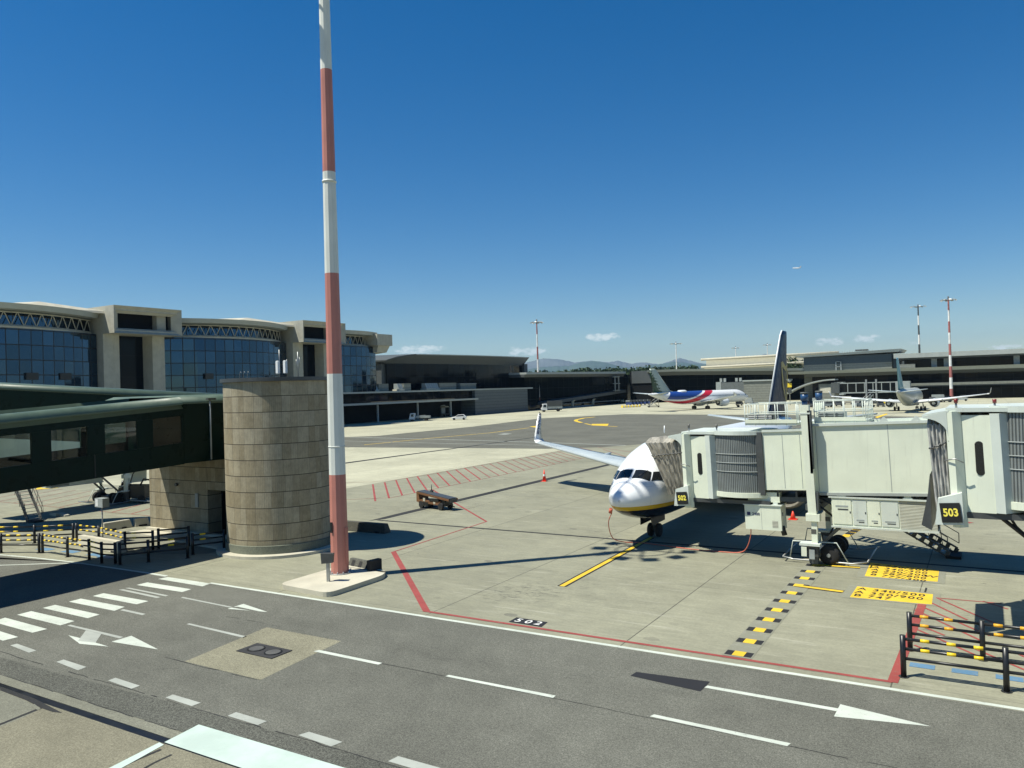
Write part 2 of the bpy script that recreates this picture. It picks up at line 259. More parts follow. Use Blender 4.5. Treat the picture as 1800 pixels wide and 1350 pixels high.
# ------------------------------------------------------------------ mesh helpers
class MB:
    def __init__(s): s.v=[]; s.f=[]; s.mi=[]; s.mats=[]; s.sm=[]
    def mat(s,m):
        if m not in s.mats: s.mats.append(m)
        return s.mats.index(m)
    def add(s,vs,fs,m,M=None,smooth=False):
        o=len(s.v); s.v+= [tuple(M@Vector(v)) if M else tuple(v) for v in vs]
        k=s.mat(m)
        for f in fs: s.f.append(tuple(o+i for i in f)); s.mi.append(k); s.sm.append(smooth)
        return s
    def box(s,a,b,m,M=None):
        (x0,y0,z0),(x1,y1,z1)=a,b
        return s.add([(x0,y0,z0),(x1,y0,z0),(x1,y1,z0),(x0,y1,z0),(x0,y0,z1),(x1,y0,z1),(x1,y1,z1),(x0,y1,z1)],[(0,3,2,1),(4,5,6,7),(0,1,5,4),(1,2,6,5),(2,3,7,6),(3,0,4,7)],m,M)
    def hexa(s,lo,hi,m,M=None):      # 4 bottom pts (ccw), 4 top pts
        return s.add(list(lo)+list(hi),[(0,3,2,1),(4,5,6,7),(0,1,5,4),(1,2,6,5),(2,3,7,6),(3,0,4,7)],m,M)
    def prism(s,poly,z0,z1,m,M=None,caps=True):
        n=len(poly); vs=[(x,y,z0) for x,y in poly]+[(x,y,z1) for x,y in poly]
        fs=[(i,(i+1)%n,n+(i+1)%n,n+i) for i in range(n)]
        if caps: fs+=[tuple(range(n-1,-1,-1)),tuple(range(n,2*n))]
        return s.add(vs,fs,m,M)
    def loft(s,rings,m,M=None,caps=True,smooth=True,closed=True):
        n=len(rings[0]); vs=[p for r in rings for p in r]; fs=[]
        for i in range(len(rings)-1):
            for j in range(n if closed else n-1):
                fs.append((i*n+j,i*n+(j+1)%n,(i+1)*n+(j+1)%n,(i+1)*n+j))
        k0=len(s.f); s.add(vs,fs,m,M,smooth)
        if caps and closed:
            o=len(s.v)-len(vs); k=s.mat(m)
            for f in (tuple(range(n-1,-1,-1)),tuple(range((len(rings)-1)*n,len(rings)*n))): s.f.append(tuple(o+i for i in f)); s.mi.append(k); s.sm.append(False)
        return s
    def bar(s,p,q,w,h,m,M=None):      # rectangular bar
        p,q=Vector(p),Vector(q); d=(q-p).normalized(); up=Vector((0,0,1)) if abs(d.z)<.95 else Vector((0,1,0))
        a=d.cross(up).normalized()*w/2; b=a.cross(d).normalized()*h/2
        return s.hexa([p-a-b,p+a-b,q+a-b,q-a-b],[p-a+b,p+a+b,q+a+b,q-a+b],m,M)
    def tube(s,pts,r,m,n=8,M=None,caps=True):
        pts=[Vector(p) for p in pts]; rr=r if isinstance(r,(list,tuple)) else [r]*len(pts); rings=[]
        for i,p in enumerate(pts):
            d=(pts[min(i+1,len(pts)-1)]-pts[max(i-1,0)]).normalized(); up=Vector((0,0,1)) if abs(d.z)<.95 else Vector((0,1,0))
            a=d.cross(up).normalized(); b=a.cross(d).normalized()
            rings.append([p+a*rr[i]*math.cos(2*PI*j/n)+b*rr[i]*math.sin(2*PI*j/n) for j in range(n)])
        return s.loft(rings,m,M,caps)
    def disc(s,c,r,m,n=24,ax='z',M=None):
        c=Vector(c); vs=[]
        for j in range(n):
            a=2*PI*j/n; u,v=r*math.cos(a),r*math.sin(a)
            vs.append(c+(Vector((u,v,0)) if ax=='z' else Vector((0,u,v)) if ax=='x' else Vector((u,0,v))))
        return s.add(vs,[tuple(range(n))],m,M)
    def quad(s,pts,m,M=None): return s.add(pts,[tuple(range(len(pts)))],m,M)
    def build(s,name,parent=None,bevel=0):
        me=bpy.data.meshes.new(name); me.from_pydata(s.v,[],s.f)
        for m in s.mats: me.materials.append(m)
        me.polygons.foreach_set('material_index',s.mi); me.polygons.foreach_set('use_smooth',s.sm)
        bm=bmesh.new(); bm.from_mesh(me); bmesh.ops.recalc_face_normals(bm,faces=bm.faces)
        if bevel: bmesh.ops.bevel(bm,geom=[e for e in bm.edges if len(e.link_faces)==2 and e.calc_face_angle(0)>.6],offset=bevel,segments=2,affect='EDGES',clamp_overlap=True)
        bm.to_mesh(me); bm.free(); me.update()
        o=bpy.data.objects.new(name,me); C.objects.link(o)
        if parent: o.parent=parent
        return o
    def flat(s,name,kind='structure',parent=None):      # markings: keep normals up
        me=bpy.data.meshes.new(name); me.from_pydata(s.v,[],s.f)
        for m in s.mats: me.materials.append(m)
        me.polygons.foreach_set('material_index',s.mi); me.update()
        o=bpy.data.objects.new(name,me); C.objects.link(o); 
        if kind: o['kind']=kind
        if parent: o.parent=parent
        return o
def thing(name,label,cat,loc=(0,0,0),rz=0,group=None):
    o=bpy.data.objects.new(name,None); C.objects.link(o); o.location=loc; o.rotation_euler=(0,0,rz); o.empty_display_size=.3
    o['label']=label; o['category']=cat
    if group: o['group']=group
    return o
def tag(o,label,cat,group=None):
    o['label']=label; o['category']=cat
    if group: o['group']=group
    return o
def dup(root,loc,rz=None,label=None,group=None):
    r=root.copy(); C.objects.link(r); r.location=loc
    if rz is not None: r.rotation_euler=(0,0,rz)
    if label: r['label']=label
    if group: r['group']=group
    for ch in [o for o in bpy.data.objects if o.parent==root]:
        c=ch.copy(); C.objects.link(c); c.parent=r
        for g in [o for o in bpy.data.objects if o.parent==ch]:
            d=g.copy(); C.objects.link(d); d.parent=c
    return r
def text(body,size,name,mat,M,parent=None,bold=0.,ext=0.,kind=None,space=1.,sx=1.):
    cu=bpy.data.curves.new('t','FONT'); cu.body=body; cu.size=size; cu.align_x='CENTER'; cu.align_y='CENTER'; cu.offset=bold; cu.extrude=ext; cu.space_character=space; cu.resolution_u=3
    o=bpy.data.objects.new('t',cu); C.objects.link(o); dg=bpy.context.evaluated_depsgraph_get(); dg.update()
    me=bpy.data.meshes.new_from_object(o.evaluated_get(dg)); bpy.data.objects.remove(o); bpy.data.curves.remove(cu)
    me.transform(M@Matrix.Diagonal((sx,1,1,1))); me.materials.clear(); me.materials.append(mat)
    n=bpy.data.objects.new(name,me); C.objects.link(n)
    if parent: n.parent=parent
    if kind: n['kind']=kind
    return n
def basis(o,ex,ey):
    ex=Vector(ex).normalized(); ey=Vector(ey).normalized(); ez=ex.cross(ey)
    return Matrix(((ex.x,ey.x,ez.x,o[0]),(ex.y,ey.y,ez.y,o[1]),(ex.z,ey.z,ez.z,o[2]),(0,0,0,1)))
# ------------------------------------------------------------------ ground
b=MB(); b.quad([(-14000,-200,0),(13000,-200,0),(13000,15000,0),(-14000,15000,0)],m_ground); b.flat('apron_ground')
Z1,Z2,Z3=.004,.008,.012
def poly(b,pts,z,m): 
    P=[(p[0],p[1],z) for p in pts]
    a=sum(P[i][0]*P[(i+1)%len(P)][1]-P[(i+1)%len(P)][0]*P[i][1] for i in range(len(P)))
    b.quad(P if a>0 else P[::-1],m)
b=MB(); poly(b,[(-90,11.9),(60,11.9),(60,22.15),(-33,22.05),(-39.4,22.0),(-46,21.1),(-60,17),(-90,8)],Z1,m_road); b.flat('road')
b=MB(); poly(b,[(-90,11.9),(60,11.9),(60,13.0),(-18,12.95),(-24,12.75),(-34,12.6),(-90,12.5)],Z2,m_old); b.flat('road_shoulder')
b=MB(); poly(b,[(-90,-10),(60,-10),(60,11.30),(-90,11.30)],.006,m_path); b.flat('foreground_path')
b=MB(); poly(b,[(-90,11.53),(60,11.53),(60,11.88),(-90,11.88)],.010,m_kerbc); b.flat('kerb_strip')
b=MB(); b.box((-90,11.30,-.3),(60,11.53,.002),m_black); b.flat('slot_drain')
tax=[G(560,786),(-73.3,88.6),(-50,90.7),(-43.5,94.5),G(1400,760),G(1540,747),G(1640,744),(40,150),(40,200),G(1640,733),G(1450,730),(-87.4,205.9),(-101.8,182),(-97.1,143),(-97.8,112),G(500,772)]
b=MB(); poly(b,tax,Z1,m_taxi); b.flat('taxiway')
b=MB(); poly(b,[(-21.55,18.72),(-18.1,18.75),(-17.75,15.15),(-21.1,15.15)],Z2,m_patch); b.flat('concrete_patch')
b=MB()
poly(b,[(-33.4,37.3),(-32.85,38.2),(-32.8,60),(-32.9,90),(-33.5,90),(-33.62,60),(-33.5,40)],Z1,m_tar)
poly(b,[(-33.0,37.60),(20,37.68),(20,37.90),(-33.0,37.86)],.005,m_tar)
poly(b,[G(600,814),G(600,816),G(790,790),G(789,789)],Z2,m_tar); poly(b,[G(789,789),G(790,790),G(950,768),G(948,767.5)],.009,m_tar)
poly(b,[(-2.2,27.0),(-2.13,27.0),(-2.13,33.5),(-2.2,33.5)],Z1,m_tar)
for (x,y) in ((-28.6,46),(-24.2,44)): pass
wig=[(770,905),(800,898),(830,893),(865,882),(900,872),(925,866),(948,862)]
for i in range(len(wig)-1):
    a,c=G(*wig[i]),G(*wig[i+1]); poly(b,[(a[0],a[1]-.05),(c[0],c[1]-.05),(c[0],c[1]+.08),(a[0],a[1]+.08)],Z1 if i%2 else .005,m_tar)
b.flat('tar_joint')
# --- markings
wh=MB(); wf=MB(); rd=MB(); rf=MB(); ye=MB(); bk=MB(); bl=MB(); ha=MB()
def strip(b,m,p,q,wd,z=Z2):
    p,q=Vector(p),Vector(q); d=(q-p).normalized(); a=Vector((-d.y,d.x))*wd/2
    poly(b,[p-a,q-a,q+a,p+a],z,m)
def pline(b,m,pts,wd,z=Z2):
    for i in range(len(pts)-1): strip(b,m,pts[i],pts[i+1],wd,z+(.001 if i%2 else 0))
pline(wh,m_pw,[(-28.95,22.13),(60,22.38)],.17)
pline(wh,m_pw,[(-45.6,21.35),(-42.5,21.75),(-39.3,22.02),(-35.5,22.1),(-32.0,22.16)],.15)
pline(wh,m_pw,[(-47.5,18.6),(-42.1,20.0),(-39.6,21.6),(-38.6,22.0)],.14,.010)
for q in ([(245,1025),(262,1021),(349,1036),(336,1046)] ,):
    pass
bars=[[(278,1018),(295,1014.5),(370,1026),(356,1031)],[(240,1028.5),(259,1024),(336,1036),(320,1041)],[(163,1048),(182,1043),(261,1057),(240,1062.5)],[(121,1058),(142,1052.5),(219,1067),(201,1074)],[(75,1069),(97,1063.5),(175,1080.5),(154,1087)],[(30,1081),(55,1074.5),(131,1092),(106,1099.5)],[(-14,1093),(9,1086),(83,1106),(57,1112.5)],[(-60,1106),(-34,1099),(32,1120),(5,1126.5)],[(-110,1120),(-84,1112),(-20,1134),(-48,1141)]]
for q in bars: poly(wh,[G(*p) for p in q],Z2,m_pw)
poly(wh,[G(*p) for p in [(208,1037),(217,1036),(283,1050),(275,1051.5)]],Z2,m_pwf); poly(wh,[G(*p) for p in [(220,1034),(227,1033.3),(296,1047),(291,1048.5)]],Z2,m_pwf)
for q in ([(258,1008.5),(262,1007),(296,1012.5),(290,1014.5)],[(318,1051),(321,1049.5),(410,1067.5),(405,1068.5)],[(328,1097.5),(333,1096),(434,1119),(428,1121.5)],[(211,1073),(217,1071),(256,1079.5),(250,1081.5)]): poly(wf,[G(*p) for p in q],Z2,m_pwf)
# arrows: straight ahead, and the forked one
poly(wh,[G(*p) for p in [(400,1070.5),(428,1061.8),(470,1076)]],Z2,m_pw)
poly(bk,[G(*p) for p in [(403,1067.8),(418,1066.8),(455,1074.8),(440,1073.6)]],.010,m_road)
poly(wf,[G(*p) for p in [(118,1100),(124,1098.5),(217,1120),(210,1122.5)]],Z2,m_pwf)
poly(wh,[G(*p) for p in [(196,1128.5),(231,1118),(278,1142)]],.010,m_pw)
poly(wh,[G(*p) for p in [(137,1127),(151,1108.5),(178,1115),(168,1130)]],.011,m_pwf); poly(wh,[G(*p) for p in [(120,1117),(137,1121),(168,1130),(191,1137),(140,1132)]],.009,m_pw)
def lane(x0,x1,y=17.80,wd=.15,m=None): strip(wf,m or m_pwf,(x0,y),(x1,y),wd)
for q in ([(551,1145.5),(561,1143),(672,1166),(665,1169)],[(783,1189.5),(789,1187),(977,1223.5),(972,1227.5)],[(1142,1260),(1150,1256.5),(1390,1307.5),(1384,1312.5)]): poly(wf,[G(*p) for p in q],Z3,m_pw)
poly(wf,[G(*p) for p in [(1238,1209),(1244,1205.5),(1474,1246),(1470,1250.5)]],Z2,m_pw)
poly(wh,[G(*p) for p in [(1466,1260),(1477,1238.5),(1637,1277.5)]],.010,m_pw)
for x0 in (-48,-45.2,-42.4,-39.6,-36.8,-34,-30.95): strip(wf,m_pwf,(x0,13.4),(x0+1.25,13.4),.33)
for q in ([(18,1135),(30,1132),(64,1144),(51,1148)],[(99,1164),(112,1160),(152,1173),(137,1179)],[(190,1197),(203,1192),(246,1206),(231,1211.5)],[(291,1227),(304,1221.5),(353,1236),(337,1242)],[(400,1259),(415,1252.5),(469,1268.5),(453,1275.5)],[(524,1293),(543,1287),(602,1305),(582,1313)],[(682,1339),(700,1330),(800,1358),(780,1368)]): poly(wf,[G(*p) for p in q],Z3,m_pwf)
wh.flat('white_road_marking'); wf.flat('worn_white_road_marking')
wb=MB(); poly(wb,[(-16.62,11.34),(-16.74,12.36),(-8,12.42),(-8,11.34)],.013,m_wb); wb.flat('white_block_marking')
wb=MB(); poly(wb,[G(280,1306),G(288,1310),G(212,1352),G(190,1352)],.0145,m_wb)
poly(wb,[G(150,1372),G(190,1352),G(212,1352),G(176,1372)],.0145,m_wb); wb.flat('white_edge_marking')
tj=MB(); random.seed(21)
def seam(x0,x1,y,wd,amp,z=.0095,m=None):
    p=None; x=x0
    while x<x1:
        q=(x,y+random.uniform(-amp,amp))
        if p and random.random()<.85: strip(tj,m or m_tar,p,q,wd*random.uniform(.5,1.3),z+random.uniform(0,.0004))
        p=q; x+=random.uniform(.25,.7)
seam(-34,10,12.98,.03,.03); seam(-15.5,6,17.74,.022,.02); seam(-22,-17.2,15.11,.03,.03); seam(-24,-20,19.0,.015,.03); seam(-30,4,11.89,.03,.02,.0115)
tj.flat('road_seam')
tj=MB(); poly(tj,[G(*p) for p in [(-30,1200),(0,1214),(45,1232),(72,1246),(40,1262),(-30,1290)]],.0075,m_kerbc)
tj.flat('path_repair')
# joints of the foreground path
tj=MB(); pline(tj,m_tar,[G(72,1245),G(30,1262),G(-40,1290)],.12,.010); pline(tj,m_tar,[G(302,1327),G(270,1342),G(235,1362)],.07,.010); pline(tj,m_tar,[G(283,1318),G(240,1336),G(205,1352)],.09,.012)
poly(tj,[G(0,1207),G(60,1228),G(110,1254),G(92,1252),G(72,1245),G(45,1231),G(0,1214)],.010,m_tar)
poly(tj,[G(60,1238),G(72,1247),G(66,1249),G(56,1243)],.014,m_kerbc); tj.flat('path_joint')
# red lines
pline(rd,m_pr,[(-17.75,22.70),(-2.35,22.74)],.15); strip(rd,m_pr,(-25.72,30.5),(-17.68,22.72),.26,.010)
strip(rd,m_pr,(-25.72,30.5),(-26.2,39.81),.10); pline(rd,m_pr,[(-26.2,39.81),(-38.8,51.1)],.14,.010)
strip(rd,m_pr,(-2.33,22.7),(-2.15,31.0),.26,.010)
pline(rf,m_prf,[(-52,36.5),(-39.0,46.18),(-38.95,70.7),(-39.1,85)],.10)
pline(rf,m_prf,[(-52,50.5),(-46.6,55.0),(-46.2,60),(-46.0,90.4)],.08)
for i in range(29):
    y=44.3+i*1.57
    if y<86: strip(rf,m_prf if i>9 else m_pr,(-46.3,y+8.1),(-38.95,y),.15)
for k in range(16):      # hatched zone on the left stand
    x=-72+k*2.25; strip(rf,m_pr if k>6 else m_prf,(x,33.2-.0*k),(x-3.4,40.2),.12)
strip(rf,m_prf,(-80,33.0),(-36,33.2),.10,.010)
for a,c in (((1610,1047),(1700,1090)),((1648,1052),(1760,1101)),((1645,1051),(1760,1061)),((1728,1057),(1772,1071)),((1608,1072),(1730,1129)),((1606,1095),(1660,1117)),((1606,1104),(1720,1154)),((1607,1134),(1640,1148)),((1790,1150),(1830,1168)),((1700,1135),(1830,1190)),((1612,1063),(1740,1118))): strip(rf,m_pr,G(*a),G(*c),.09)
strip(rf,m_pr,G(1683,915),G(1708,919.5),.30); 
for a,c in (((1060,790),(1110,806)),((1020,793),(1075,806)),((1050,786),(1110,795)),((1480,760),(1530,768))): strip(rf,m_prf,G(*a),G(*c),.14)
rd.flat('red_stand_marking'); rf.flat('red_hatch_marking')
# yellow lines
a,c=(-17.27,25.13),(-15.25,38.5); 
ya=G(987.3,1030.8); yc=(-15.26,38.9)
pline(bk,m_pk,[(ya[0],ya[1]),yc],.40); pline(ye,m_py,[(ya[0],ya[1]+.0),yc],.22,.011)
p0=Vector(G(1296,1153.4)); p1=Vector(G(1437,990.5)); L=(p1-p0).length; d=(p1-p0)/L; nn=11
for i in range(nn):
    q=p0+d*(L-.45)*i/(nn-1)*.985; strip(bk,m_pk,q,q+d*.42,.78,.010); strip(ye,m_py,q-d*.0,q+d*.42,.34,.014)
strip(ha,m_halo,p0-d*.1,p1,.86,.0085)
for a,c in (((1432,993),(1512,998)),((1398,1029.5),(1482,1040.5))): strip(bk,m_pk,G(*a),G(*c),.40,.012); strip(ye,m_py,G(*a),G(*c),.24,.016)
for i in range(4):
    q=Vector(G(1484,944))+Vector((.06,.5))*i*1.5; strip(ye,m_py,q,q+Vector((.1,.8)),.4); strip(bk,m_pk,q+Vector((.1,.8)),q+Vector((.15,1.4)),.4,.010)
yA=[G(1507,1031),G(1640,1045),G(1638,1063),G(1494,1050)]; yB=[G(1530,989),G(1651,1003),G(1648,1023),G(1520,1013)]
poly(ye,yA,.010,m_py); poly(ye,yB,.010,m_py)
poly(ha,[(p[0]+(.25 if i in(1,2) else -.3),p[1]+(.15 if i<2 else -.15)) for i,p in enumerate(yA)],.0075,m_halo); poly(ha,[(p[0]+(.25 if i in(1,2) else -.3),p[1]-(.25 if i>1 else -.05)) for i,p in enumerate(yB)],.0075,m_halo)
# far taxi lines
def pp(L): return [G(*p) for p in L]
pline(wf:=MB(),m_pwf,pp([(600,768),(760,772),(960,778),(1100,783)]),.45); pline(wf,m_pwf,pp([(600,775),(800,780),(960,783)]),.3,.010)
pline(wf,m_pwf,pp([(880,763),(895,763)]),2.5,.010); wf.flat('taxiway_line')
pline(ye,m_py,pp([(640,782),(760,770),(860,761),(930,752)]),.35,.009); poly(ye,pp([(930,750),(945,748.5),(953,750),(945,752)]),.010,m_py)
pline(ye,m_py,pp([(1022,743),(1012,740),(1013,738),(1026,735),(1045,733)]),.9,.010); pline(ye,m_py,pp([(1028,744.5),(1042,747.5),(1085,750)]),.5,.012)
poly(ye,pp([(1040,745.3),(1070,745),(1068,748.5),(1041,748)]),.015,m_py); poly(ye,pp([(60,861),(70,855.5),(118,853),(100,858)]),.010,m_py); poly(ye,pp([(1538,733),(1558,727),(1561,728),(1542,735)]),.010,m_py)
ye.flat('yellow_marking'); bk.flat('black_marking'); ha.flat('erased_marking')
for k in range(7):
    x=-2.05+k*1.02; strip(bl,m_pb,(x,24.36),(x+.62,24.36),.36)
for k,(x,y) in enumerate(((-44.3,23.3),(-42.2,23.5),(-40.0,23.6),(-38.9,23.5))): strip(bl,m_pb,(x-.5,y),(x+.6,y+.05),.5)
bl.flat('blue_marking')
b=MB(); poly(b,[(-14.30,23.47),(-13.05,23.44),(-12.98,22.88),(-14.28,22.90)],.010,m_pk); b.flat('stand_number_panel')
text('5 0 2',.50,'stand_number_marking',m_wtext,basis((-13.65,23.17,.015),(1,-.01,0),(0,1,0)),bold=.008,kind='structure')
b=MB(); poly(b,[(-8.58,20.42),(-6.56,20.62),(-6.58,19.86),(-8.62,20.08)],.011,m_pk); b.flat('black_patch')
def gt(body,size,quad,fu,fv,sx=1.,name='aircraft_type_marking'):
    A,B,Cc,D=[Vector((*q,0)) for q in quad]; ex=(B-A); ey=(A-D); o=D+ex*fu+ey*fv
    text(body,size,name,m_pk,basis((o.x,o.y,.0165),ex,(-ex.y,ex.x,0)),bold=.006,kind='structure',space=1.15,sx=sx)
gt('A 340/500',.50,yA,.47,.80,.95); gt('A 350/900',.50,yA,.46,.50,.95); gt('B 747',.50,yA,.27,.22,.95)
for i,tx in enumerate(('A 330/200','A 340/300','A 330/300','B 787/800','B 777/300')): gt(tx,.46,yB,.45,.86-.175*i,.95)
gt('W',.46,yB,.88,.5,1.1)
# manhole cover in the concrete patch
m_lid=simple('worn_iron_lid',(.085,.085,.08),.7)
o=thing('manhole_cover','dark rectangular iron cover with two round lids in the pale road patch','manhole cover',(-19.62,16.92,.012))
b=MB(); b.box((-.80,-.42,0),(.80,.42,.02),simple('worn_iron_frame',(.03,.03,.03),.7)); b.build('frame',o)
for x in (-.36,.40):
    b=MB(); b.tube([(x,0,.02),(x,0,.034)],.28,m_black,28); b.tube([(x,0,.034),(x,0,.038)],.23,m_lid,28); b.build('lid',o)
# ------------------------------------------------------------------ large structures: terminals
def arcx(y,y0,y1,x0,bulge): 
    u=(y-y0)/(y1-y0)*2-1; return x0+bulge*(1-u*u)
T=thing('terminal_building','long concrete terminal with boxed roof towers and bowed blue glass bays','terminal',(-142,95,0))
TM=Matrix.Translation((142,-95,0))
def bay(y0,y1,bulge,n=16):
    g=MB(); ys=[y0+(y1-y0)*i/n for i in range(n+1)]
    for i in range(n):
        a,c=ys[i],ys[i+1]; xa,xc=arcx(a,y0,y1,-144,bulge*.75),arcx(c,y0,y1,-144,bulge*.75)
        g.quad([(xa,a,8),(xc,c,8),(xc,c,20.7),(xa,a,20.7)],m_curt,TM)
    g.build('glass_wall',T)
    r=MB()
    for i in range(n):
        a,c=ys[i],ys[i+1]; xa,xc=arcx(a,y0,y1,-143,bulge),arcx(c,y0,y1,-143,bulge)
        r.hexa([(-156,a,23.6),(xa-.5,a,23.7),(xc-.5,c,23.7),(-156,c,23.6)],[(-156,a,24.3),(xa,a,24.6),(xc,c,24.6),(-156,c,24.3)],m_roofm,TM)
        r.hexa([(-150,a,20.7),(xa-2.2,a,20.7),(xc-2.2,c,20.7),(-150,c,20.7)],[(-150,a,21.0),(xa-2.2,a,21.0),(xc-2.2,c,21.0),(-150,c,21.0)],m_conc,TM)
    r.build('roof',T)
    q=MB()
    for i in range(n):
        a,c=ys[i],ys[i+1]; xa,xc=arcx(a,y0,y1,-145.8,bulge),arcx(c,y0,y1,-145.8,bulge); m_=(a+c)/2; xm=(xa+xc)/2
        q.quad([(xa-1.6,a,21),(xc-1.6,c,21),(xc-1.6,c,23.7),(xa-1.6,a,23.7)],m_curt,TM)
        q.tube([(xa,a,21.1),(xm,m_,23.5)],.085,m_conc,5,TM,False); q.tube([(xm,m_,23.5),(xc,c,21.1)],.085,m_conc,5,TM,False)
        q.tube([(xa,a,21.15),(xc,c,21.15)],.16,m_conc,5,TM,False); q.tube([(xa,a,23.4),(xc,c,23.4)],.14,m_conc,5,TM,False)
    q.build('truss',T)
bay(49,86.3,6.6,17); bay(99.8,133.3,6.6,16); bay(147,165.5,2.2,10)
for y in (86.3,133.6):
    p=MB()
    for a,c in ((y,y+3.7),(y+10.2,y+13.4)): p.prism([(-146,a),(-142.3,a+.25),(-141.9,(a+c)/2),(-142.3,c-.25),(-146,c)],0,21,m_conc,TM)
    p.build('pier',T)
    p=MB(); p.box((-146.5,y+3.5,0),(-145.2,y+10.4,20.8),m_hall,TM); p.build('recessed_glass',T)
    p=MB(); a,c=y+.2,y+14.6; x0,x1=-156,-138.6; z0,z1=20.7,25.9; h0,h1,k0,k1=a+1.6,c-1.5,z0+1.05,z1-1.35
    p.box((x0,a,z1-.9),(x1-.6,c,z1),m_conc,TM); p.box((x0,a,z0),(x1-.6,c,z0+.7),m_conc,TM); p.box((x0,a,z0+.7),(x1-.6,a+.6,z1-.9),m_conc,TM); p.box((x0,c-.6,z0+.7),(x1-.6,c,z1-.9),m_conc,TM)
    O=[(x1,a,z0),(x1,c,z0),(x1,c,z1),(x1,a,z1)]; I=[(x1-1.4,h0,k0),(x1-1.4,h1,k0),(x1-1.4,h1,k1),(x1-1.4,h0,k1)]; Bk=[(x1-.6,a,z0),(x1-.6,c,z0),(x1-.6,c,z1),(x1-.6,a,z1)]
    for i in range(4): j=(i+1)%4; p.quad([O[i],O[j],I[j],I[i]],m_conc,TM); p.quad([Bk[i],Bk[j],O[j],O[i]],m_conc,TM)
    p.quad([(x1-1.42,h0-.5,k0-.4),(x1-1.42,h0-.5,k1+.4),(x1-3.2,h0-.5,k1+.4),(x1-3.2,h0-.5,k0-.4)],m_roofd,TM)
    p.box((x1-4.2,a+.7,z0+.8),(x1-3.6,c-.7,z1-1.),m_darkin,TM); p.box((x1-3.6,h1-2.6,z0+.9),(x1-2.2,h1-.6,z1-1.1),m_conc,TM)
    p.build('roof_box',T)
for a,c,zz in ((72,87,24.9),(118,134,25.1)):   # raised skylight roofs beside the boxes
    p=MB(); p.hexa([(-156,a-10,24.3),(-141.5,a-3,24.5),(-141.5,c,24.5),(-156,c,24.3)],[(-156,a,26.3),(-144,a+4,26.1),(-141.8,c,25.0),(-156,c,26.3)],m_concl,TM); p.build('skylight',T)
p=MB(); p.box((-150,163.0,21.0),(-141.0,169.3,24.1),m_conc,TM); p.hexa([(-150,164.,18.6),(-142.2,164.,19.2),(-142.2,168.1,19.2),(-150,168.1,18.6)],[(-150,164.,21.0),(-141.6,164.,21.0),(-141.6,168.9,21.0),(-150,168.9,21.0)],m_conc,TM); p.build('end_fin',T)
p=MB(); p.box((-160,48,0),(-146.6,166,23.5),m_darkin,TM); p.build('core',T)
p=MB(); p.box((-146,40,0),(-143,150.4,8),m_hall,TM); p.build('lower_storey',T)
for y in (71.8,78.2,108.1): # dark opened vents
    p=MB(); p.box((arcx(y,49 if y<90 else 99.8,86.3 if y<90 else 133.3,-144,4.95)+.0,y-1,12.0),(arcx(y,49 if y<90 else 99.8,86.3 if y<90 else 133.3,-144,4.95)+.5,y+1,13.2),m_black,TM); p.build('open_vent',T)
# lower pier with canopy and rooftop units
P=thing('pier_building','low dark terminal pier with a long pale canopy over its ground floor','building',(-142,190,0)); PM=Matrix.Translation((142,-190,0))
b=MB(); b.box((-150,140,5.6),(-143,211,8.0),m_hall,PM); b.box((-150,140,0),(-147.5,211,5.0),m_darkin,PM); b.build('dark_storey',P)
b=MB(); b.hexa([(-147.6,134,4.75),(-140.6,134,4.95),(-140.6,211,4.95),(-147.6,211,4.75)],[(-147.6,134,5.5),(-140.6,134,5.45),(-140.6,211,5.45),(-147.6,211,5.5)],m_roofm,PM); b.build('canopy',P)
b=MB(); b.box((-152,128,8.0),(-141.6,248.5,8.45),m_roofm,PM); b.build('roof',P)
b=MB(); b.box((-150,211,0),(-141.9,245,8.0),m_ribwall,PM); b.box((-150,245,0),(-146,300,8),m_hall,PM); b.build('ribbed_wall',P)
for y in (163.5,181,197.5):
    b=MB(); b.box((-142.2,y-.2,0),(-141.8,y+.2,4.9),m_grey,PM); b.build('column',P)
b=MB(); b.box((-147.2,152,0),(-146.9,163,4.6),m_curt,PM); b.build('shopfront',P); b=MB(); b.box((-147.3,199.5,.3),(-147.0,201.5,3.6),m_grey,PM); b.build('door',P)
def roofunit(y,n,L):
    o=thing('roof_unit','louvred pale ventilation unit on the pier roof beside the black hall','ventilation unit',(-145,y,8.45),0,'ventilation units on the pier roof')
    b=MB(); b.box((-1.2,0,0),(1.2,n*1.05+.4,.5),m_concl)
    for i in range(n): b.hexa([(-.9,i*1.05+.2,.5),(1.1,i*1.05+.2,.5),(1.1,i*1.05+1.1,.5),(-.9,i*1.05+1.1,.5)],[(-.9,i*1.05+.2,2.1),(.35,i*1.05+.2,2.1),(.35,i*1.05+1.1,2.1),(-.9,i*1.05+1.1,2.1)],m_grey)
    b.build('intake_hood',o)
    b=MB(); b.box((-1,n*1.05+.5,0),(.9,n*1.05+.5+L,2.1),m_ribwall2); b.build('casing',o)
    return o
U=[roofunit(164,2,4.2),roofunit(175,2,3.2),roofunit(188,6,9)]
for u,l in zip(U,('short louvred ventilation unit on the pier roof nearest the red and white mast','short louvred ventilation unit on the pier roof, second from the red and white mast','longest louvred ventilation unit on the pier roof with six hoods')): u['label']=l
o=thing('roof_unit','plain grey plant casing on the pier roof at its far end','ventilation unit',(-145,206,8.45),0,'ventilation units on the pier roof'); b=MB(); b.box((-1,0,0),(1,9,1.7),m_ribwall2); b.build('casing',o); b=MB(); b.box((-1.1,0,1.7),(1.1,9.1,1.85),m_roofm); b.build('lid',o)
o=thing('roof_terrace','pale tilted roof canopy over a small glazed box on the pier roof','roof canopy',(-145,152,8.45))
